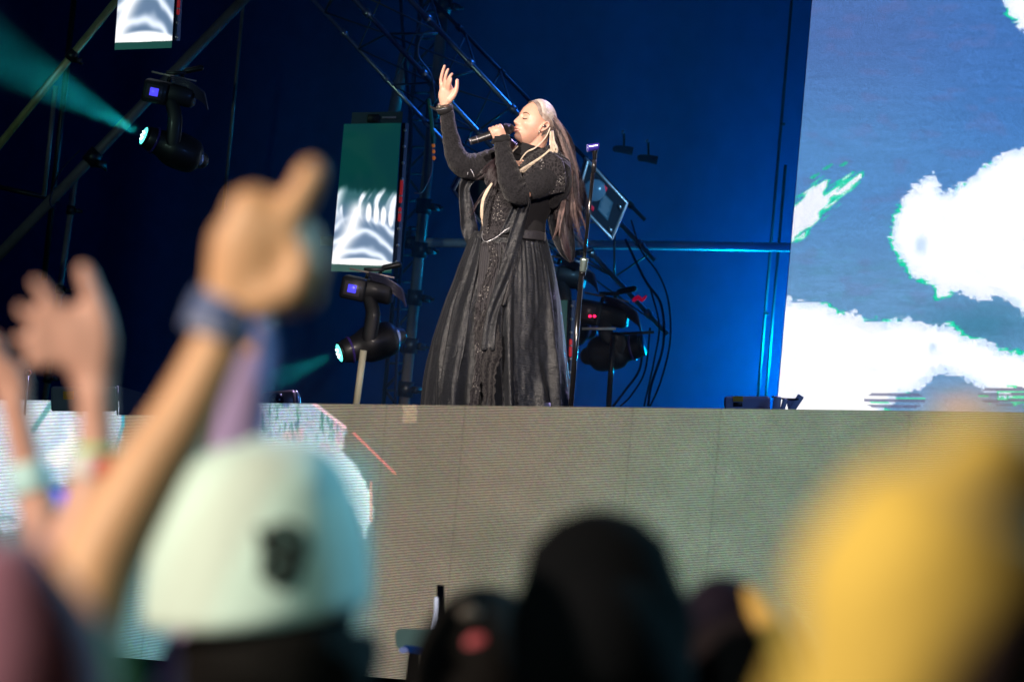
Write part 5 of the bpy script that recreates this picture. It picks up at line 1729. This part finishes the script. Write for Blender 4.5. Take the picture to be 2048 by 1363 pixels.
# ---- 2. raised fist with pointing finger and woven wristband
f = Fr(3.3)
pB = thing('person', ground_at(f, 120, 1500), 'person with a raised arm pointing a finger, woven wristband on the wrist', 'person', 'people in the crowd')
mb = MB()
armB = [(150, 1290, 40), (195, 1130, 30), (285, 960, 20), (365, 830, 10), (425, 710, 0), (462, 625, 0)]
mb.loft(armB, [(92, 85), (86, 80), (74, 70), (63, 60), (54, 48), (52, 42)], 22, 5)
mb.loft([(462, 640, 0), (478, 590, 0), (500, 520, 0), (508, 460, 0), (505, 420, 0)], [(56, 44), (72, 48), (88, 52), (84, 50), (58, 42)], 22, 4)
mb.loft([(560, 480, 10), (585, 420, 8), (608, 380, 6), (622, 345, 4)], [38, 35, 32, 30], 16, 4)      # pointing finger
for (x0, y0, x1, y1, z) in ((480, 432, 575, 440, -30), (520, 470, 612, 470, -46), (520, 520, 622, 520, -40), (520, 565, 612, 572, -30)):
    mb.loft([(x0, y0, -10), ((x0 + x1) / 2 + 16, y0 - 8, z - 12), (x1, (y0 + y1) / 2, z - 14), (x1 + 4, y1 + 28, z + 10), (x1 - 40, y1 + 42, z + 24)], [31, 30, 28, 26, 22], 14, 3)
mb.loft([(520, 600, 30), (575, 585, 44), (600, 545, 44), (596, 500, 36)], [36, 32, 27, 23], 14, 3)    # thumb folded over
hB = back_head(f, (-300, 1430, 0), 0.95, 2)
mb.add(hB(head_surface(HEADGRID[0])), HEADGRID[1])
qB = stand(mb, f, -300, 1430, 1.0)
mb.loft([qB(0.17, 0.27), (150, 1640, 40), (150, 1300, 40)], [95, 112, 104], 20, 3)
mb.build('body', skin_c, pB, f, mods=(REM(0.006), SMO(3)))
hair_back(hB, f, pB, hair_k)
shirt(f, pB, qB, mat('shirt_wine', (0.07, 0.02, 0.03), 0.9), pm=f.pm, sleeve=(([qB(0.15, 0.27), (150, 1640, 40), (150, 1400, 40)], [110, 125, 122]),))
trousers(f, pB, qB, MATS['denim_dark'], f.pm)
wbm = lace_mat('woven_band', (0.30, 0.30, 0.42), (0.05, 0.08, 0.22), 38)
band = thing('wristband', f((455, 640, 0)), 'woven blue and lilac wristband with loose tails on the pointing arm', 'wristband')
MB().loft([(432, 672, 0), (440, 650, 0), (452, 622, 0), (460, 606, 0)], [(66, 54), (68, 56), (68, 56), (66, 53)], 30, 4, False, False, ref=(0.1, 0.2, 1)).build('band', wbm, band, f, mods=(SOL(0.004),))
MB().loft([(508, 650, 40), (530, 668, 44), (536, 720, 40), (526, 770, 36)], [(14, 5), (16, 5), (15, 4), (12, 4)], 10, 4).build('band_tail', mat('tail_blue', (0.06, 0.14, 0.45), 0.7), band, f)

# ---- 3. lilac sleeved forearm rising behind the mint cap, holding a phone
f = Fr(4.4)
pC = thing('person', ground_at(f, 470, 1500), 'person in a lilac sleeve raising a forearm behind the mint cap', 'person', 'people in the crowd')
mb = MB()
hC = back_head(f, (560, 1200, -10), 0.85)
mb.add(hC(head_surface(HEADGRID[0])), HEADGRID[1])
qC = stand(mb, f, 560, 1200, 1.0)
mb.loft([qC(-0.17, 0.28), (440, 1250, 10), (452, 1080, 10), (470, 900, 5), (492, 760, 0), (510, 690, 0)], [78, 66, 56, 46, 34, 26], 18, 4)
mb.loft([(508, 700, 0), (516, 668, 0), (520, 645, 0)], [(26, 14), (34, 16), (30, 14)], 14, 3)
for k in range(4):
    mb.loft([(504 + k * 11, 655, -4), (506 + k * 12, 628, -12), (510 + k * 11, 618, -26)], [7, 6.5, 6], 8, 3)
mb.loft([(492, 690, 8), (484, 668, 12), (488, 648, 10)], [9, 8, 7], 8, 3)
mb.build('body', skin_p, pC, f, mods=(REM(0.006), SMO(2)))
hair_back(hC, f, pC, hair_k)
lil = mat('sleeve_lilac', (0.34, 0.24, 0.44), 0.85, bump=0.2, bscale=40)
shirt(f, pC, qC, lil, pm=f.pm, sleeve=(([qC(-0.17, 0.28), (440, 1250, 10), (454, 1070, 10), (472, 890, 5), (494, 760, 0), (506, 712, 0)], [90, 74, 62, 52, 41, 34]),))
trousers(f, pC, qC, MATS['denim_dark'], f.pm)
ph = thing('phone', Fr(5.0)((500, 870, 0)), 'dark phone held upright behind the top of the mint cap', 'phone')
MB().box((497, 862, 0), 13, 42, 5, bev=0.3).build('case', mat('phone_case', (0.02, 0.015, 0.05), 0.4), ph, Fr(5.0))
MB().box((497, 862, -6), 11, 38, 1, bev=0.2).build('screen', mat('phone_glass', (0.02, 0.02, 0.03), 0.1), ph, Fr(5.0))

# ---- 4. open hand at left with red and white wristband
f = Fr(4.0)
pD = thing('person', ground_at(f, 130, 1500), 'person raising an open hand with a red and white wristband', 'person', 'people in the crowd')
mb = MB()
hD = back_head(f, (-10, 1420, 0), 0.9)
mb.add(hD(head_surface(HEADGRID[0])), HEADGRID[1])
qD = stand(mb, f, -10, 1420, 0.95)
mb.loft([qD(0.16, 0.28), (165, 1330, 10), (140, 1230, 20), (140, 1120, 20), (178, 1010, 10), (192, 915, 0), (192, 840, 0), (190, 780, 0)], [78, 74, 66, 62, 54, 42, 36, 38], 20, 4)
mb.loft([(190, 790, 0), (182, 740, 2), (168, 700, 4), (150, 664, 6), (135, 640, 6)], [(38, 26), (46, 26), (58, 26), (58, 24), (44, 20)], 20, 4)
for a, b, c, r in (((140, 655), (108, 612), (72, 566), 17), ((120, 680), (76, 648), (40, 618), 16.5), ((118, 706), (78, 688), (34, 678), 16), ((138, 728), (98, 722), (54, 728), 15)):
    mb.loft([(a[0], a[1], 6), (b[0], b[1], 14), (c[0], c[1], 16)], [r, r * .93, r * .8], 14, 4)
mb.loft([(196, 740, 0), (206, 680, 4), (196, 620, 6), (178, 570, 6), (168, 538, 4)], [32, 28, 23, 20, 17], 14, 4)
mb.build('body', skin_p, pD, f, mods=(REM(0.006), SMO(2)))
hair_back(hD, f, pD, hair_k)
shirt(f, pD, qD, mat('shirt_grey', (0.08, 0.08, 0.09), 0.9), pm=f.pm * 0.95)
trousers(f, pD, qD, MATS['denim_dark'], f.pm * .95)
wr = thing('wristband', f((190, 935, 0)), 'red and white wristband on the open raised hand', 'wristband')
MB().loft([(193, 912, 0), (190, 932, 0), (186, 956, 0)], [(47, 46), (50, 48), (52, 50)], 26, 3, False, False).build('white_band', mat('band_white', (0.62, 0.58, 0.58), 0.6), wr, f, mods=(SOL(0.003),))
MB().box((206, 934, 47), 22, 20, 9, bev=0.3).build('red_patch', mat('band_red', (0.55, 0.03, 0.05), 0.5), wr, f)
gb = thing('wristband', f((192, 905, 0)), 'thin light green band just above the red and white one', 'wristband')
MB().loft([(194, 893, 0), (193, 906, 0)], [(42, 41), (44, 43)], 24, 2, False, False).build('band', mat('band_green', (0.35, 0.6, 0.25), 0.6), gb, f, mods=(SOL(0.003),))

# ---- 5. hand at the far left edge with pale blue wristband
f = Fr(4.2)
pE = thing('person', ground_at(f, -40, 1500), 'person at the left edge raising a hand with a pale blue wristband', 'person', 'people in the crowd')
mb = MB()
hE = back_head(f, (-120, 1240, 0), 0.9)
mb.add(hE(head_surface(HEADGRID[0])), HEADGRID[1])
qE = stand(mb, f, -120, 1240, 0.95)
mb.loft([qE(0.16, 0.28), (70, 1260, 10), (104, 1150, 10), (82, 1030, 5), (60, 950, 0), (40, 860, 0), (28, 800, 0)], [72, 66, 56, 44, 34, 30, 30], 18, 4)
mb.loft([(30, 812, 0), (22, 780, 0), (10, 750, 0), (-4, 730, 0)], [(31, 20), (36, 20), (40, 20), (32, 17)], 18, 4)
for a, b, c, r in (((14, 745), (0, 700), (-14, 668), 12), ((-4, 740), (-26, 700), (-42, 672), 12), ((-14, 752), (-44, 726), (-62, 706), 11), ((-16, 770), (-48, 756), (-66, 742), 10)):
    mb.loft([(a[0], a[1], 4), (b[0], b[1], 8), (c[0], c[1], 10)], [r, r * .92, r * .8], 12, 3)
mb.loft([(40, 800, 2), (52, 778, 4), (54, 756, 4)], [14, 11, 9], 12, 3)
mb.build('body', skin_p, pE, f, mods=(REM(0.006), SMO(2)))
hair_back(hE, f, pE, hair_k)
shirt(f, pE, qE, MATS['shirt_grey'], pm=f.pm * 0.95)
trousers(f, pE, qE, MATS['denim_dark'], f.pm * .95)
wr = thing('wristband', f((62, 955, 0)), 'pale blue wristband on the raised hand at the left edge', 'wristband')
MB().loft([(56, 926, 0), (61, 952, 0), (67, 982, 0)], [(34, 32), (36, 34), (39, 37)], 24, 3, False, False).build('band', mat('band_pale_blue', (0.5, 0.75, 0.78), 0.5), wr, f, mods=(SOL(0.003),))

# blue lit screen between the arms
f = Fr(5.2)
bp_ = thing('phone', f((112, 1010, 0)), 'phone with a bright blue screen held up between the raised arms', 'phone')
MB().box((112, 1012, 0), 24, 40, 4, ((0.98, 0.15, 0), (-0.15, 0.98, 0), (0, 0, 1)), bev=0.3).build('case', MATS['phone_case'], bp_, f)
MB().box((112, 1012, 4.5), 20, 35, 1, ((0.98, 0.15, 0), (-0.15, 0.98, 0), (0, 0, 1)), bev=0.1).build('screen', mat('phone_blue', (0.02, 0.02, 0.1), 0.2, emit=(0.05, 0.06, 1.0), estr=1.3), bp_, f)

# ---- 6. mauve shoulder, very close at lower left
f = Fr(2.1)
pF = thing('person', ground_at(f, -60, 1700), 'very close person in a mauve top filling the lower left corner', 'person', 'people in the crowd')
mb = MB()
hF = back_head(f, (-760, 1300, 0), 1.0)
mb.add(hF(head_surface(HEADGRID[0])), HEADGRID[1])
qF = stand(mb, f, -760, 1300, 1.0)
mb.build('body', skin_p, pF, f, mods=(REM(0.01), SMO(2)))
hair_back(hF, f, pF, hair_k)
mau = mat('top_mauve', (0.30, 0.13, 0.20), 0.9, sheen=0.3)
shirt(f, pF, qF, mau, name='top', pm=f.pm, sleeve=(([(-300, 2200, 0), (-100, 1700, 10), (10, 1400, 20), (-20, 1200, 30), (-45, 1100, 40)], [170, 200, 205, 165, 110]),))
trousers(f, pF, qF, MATS['denim_dark'], f.pm)

# ---- 7. patterned cloth, lower left
f = Fr(2.5)
cl = thing('bandana', f((215, 1400, 0)), 'crumpled green and blue cloth near the bottom beside the mauve top', 'cloth')
MB().loft([(160, 1262, 0), (200, 1300, 10), (235, 1360, 10), (260, 1440, 0)], [(34, 20), (46, 28), (52, 30), (50, 28)], 18, 4, mod=jit(0.08, 4)).build('green_folds', mat('cloth_green', (0.04, 0.20, 0.09), 0.8, var=0.5, vscale=20), cl, f)
MB().loft([(150, 1250, 16), (185, 1290, 30), (210, 1345, 30)], [(22, 10), (26, 12), (20, 10)], 14, 4).build('blue_folds', mat('cloth_blue', (0.06, 0.08, 0.30), 0.8), cl, f)

# ---- 8. black cap, centre
def dark_person(hx, hy, dep, k, label, roll=0, cap=True, name='person', hm=None, shirt_m=None, tall=0.02):
    f = Fr(dep)
    t = thing(name, ground_at(f, hx, hy), label, 'person', 'people in the crowd')
    h = back_head(f, (hx, hy, 0), k, roll)
    mb = MB(); mb.add(h(head_surface(HEADGRID[0])), HEADGRID[1])
    q = stand(mb, f, hx, hy, k)
    mb.build('body', skin_c, t, f, mods=(REM(0.009), SMO(2)))
    hair_back(h, f, t, hm or hair_k, low=-0.09, grow=0.011)
    shirt(f, t, q, shirt_m or MATS['shirt_black'], pm=f.pm * k)
    trousers(f, t, q, MATS['denim_dark'], f.pm * k)
    return t, f, h


capk = mat('cap_black', (0.004, 0.004, 0.005), 0.95, spec=0.05)
t8, f8, h8 = dark_person(1203, 1350, 3.7, 0.86, 'person seen from behind in a tall black cap at the centre bottom')
c8 = thing('cap', f8((1203, 1250, 0)), 'tall plain black cap with a small pale blue patch at centre bottom', 'cap')
cap_dome(h8, 'dome', capk, c8, f8, rim=-0.085, grow=0.016, high=0.95)
MB().loft([(1200, 1160, 0), (1202, 1215, 0), (1204, 1290, 0)], [(158, 130), (180, 155), (186, 155)], 30, 4, True, False).build('crown', capk, c8, f8)
MB().loft([(1203, 1290, 10), (1203, 1360, 10), (1200, 1500, 10)], [(180, 145), (186, 145), (180, 130)], 24, 3, False, False).build('neck_flap', capk, c8, f8)
MB().ball((1132, 1330, 122), 42, 28, 10).build('pale_patch', mat('patch_teal', (0.22, 0.42, 0.44), 0.7), c8, f8)
t9, f9, h9 = dark_person(968, 1400, 4.3, 0.92, 'person in a low black cap with a pink patch, left of the tall black cap')
c9 = thing('cap', f9((962, 1260, 0)), 'low black cap with a faint pale emblem and pink patch', 'cap')
cap_dome(h9, 'dome', capk, c9, f9, rim=-0.03, grow=0.011, high=0.90)
MB().loft([(925, 1226, 150), (940, 1222, 155), (955, 1228, 150)], [(10, 6), (12, 6), (9, 6)], 10, 3).build('emblem', mat('emblem_pale', (0.12, 0.10, 0.09), 0.8), c9, f9)
MB().ball((955, 1300, 165), 30, 34, 12).build('pink_patch', mat('patch_pink', (0.42, 0.06, 0.08), 0.7), c9, f9)

# ---- 9. hair bun
blond = mat('crowd_blond', (0.30, 0.15, 0.05), 0.6, var=0.3, vscale=20, bump=0.4, bscale=50)
t10, f10, h10 = dark_person(1478, 1400, 3.9, 0.80, 'person with a dark hair bun above golden hair, beside the yellow hood', hm=mat('bun_head', (0.012, 0.008, 0.010), 0.85, spec=0.1))
MB().ball((1446, 1232, 60), 82, 84, 66).build('hair_bun', mat('bun_dark', (0.010, 0.006, 0.014), 0.8, spec=0.1), t10, f10)
MB().loft([(1448, 1215, 90), (1450, 1280, 120), (1452, 1370, 130), (1455, 1440, 120)], [24, 20, 26, 20], 14, 3, mod=jit(0.05, 4)).build('dark_tail', MATS['bun_dark'], t10, f10)

MB().loft([(1500, 1190, 90), (1535, 1245, 125), (1556, 1325, 145), (1562, 1440, 150)], [(20, 18), (30, 24), (34, 26), (36, 28)], 16, 4, mod=jit(0.05, 4)).build('golden_hair', mat('golden_hair', (0.55, 0.30, 0.05), 0.6, bump=0.4, bscale=60), t10, f10)
MB().loft([(1404, 1250, 40), (1398, 1310, 50), (1402, 1400, 50)], [(14, 12), (20, 14), (22, 16)], 14, 4).build('pale_strand', mat('pale_strand', (0.45, 0.4, 0.25), 0.6), t10, f10)

# ---- 10. yellow hood, very near at right
f = Fr(1.35)
pY = thing('person', ground_at(f, 1930, 1600), 'very close person in a bright yellow hood and jacket at lower right', 'person', 'people in the crowd')
hY = back_head(f, (2010, 1370, 0), 0.55)
mb = MB(); mb.add(hY(head_surface(HEADGRID[0])), HEADGRID[1])
qY = stand(mb, f, 2010, 1370, 0.95)
mb.build('body', skin_c, pY, f, mods=(REM(0.01), SMO(2)))
yel = mat('hood_yellow', (0.62, 0.43, 0.07), 0.85, bump=0.4, bscale=9, bdist=0.03, var=0.3, vscale=7, sheen=0.2)
hood = MB()
hood.loft([(1985, 990, 0), (1962, 1045, 0), (1946, 1130, 0), (1932, 1240, 0), (1915, 1380, 0), (1880, 1640, 0)], [(150, 150), (262, 290), (312, 370), (325, 410), (345, 430), (430, 440)], 40, 6, True, False, mod=jit(0.025, 3))
hood.build('hood', yel, pY, f, mods=(SOL(0.004),))
# dark strip laid on the hood as the painted shade of a fold
MB().loft([(2010, 1180, 385), (1990, 1250, 412), (1962, 1330, 430), (1930, 1430, 445)], [(20, 10), (34, 14), (42, 16), (50, 16)], 16, 4).build('fold_shadow_band', mat('fold_shade', (0.03, 0.015, 0.02), 0.95), pY, f)
shirt(f, pY, qY, yel, name='jacket', pm=f.pm * 1.0)
trousers(f, pY, qY, MATS['denim_dark'], f.pm)

# ------------------------------------------------------------------ smoke hanging before the back cloth, lit by the blue wash
hm = bpy.data.materials.new('stage_smoke')
hm.use_nodes = True
hm.node_tree.nodes.remove(hm.node_tree.nodes['Principled BSDF'])
hv = hm.node_tree.nodes.new('ShaderNodeVolumePrincipled')
hv.inputs['Color'].default_value = (0.55, 0.7, 1, 1)
hv.inputs['Density'].default_value = 0.018
hv.inputs['Anisotropy'].default_value = 0.0
hm.node_tree.links.new(hv.outputs[0], hm.node_tree.nodes['Material Output'].inputs['Volume'])
xs0 = on_y(800, 500, 19.6)[0]
hz = MB().box(((xs0 + xw0 - 0.03) / 2, 19.6, (ZD + 0.02 + 11) / 2), (xw0 - 0.03 - xs0) / 2, 2.55, (11 - ZD - 0.02) / 2, bev=0.0).build('smoke', hm, None, smooth=False)
tag(hz, 'thin smoke hanging in front of the blue back cloth', 'smoke', kind='stuff')
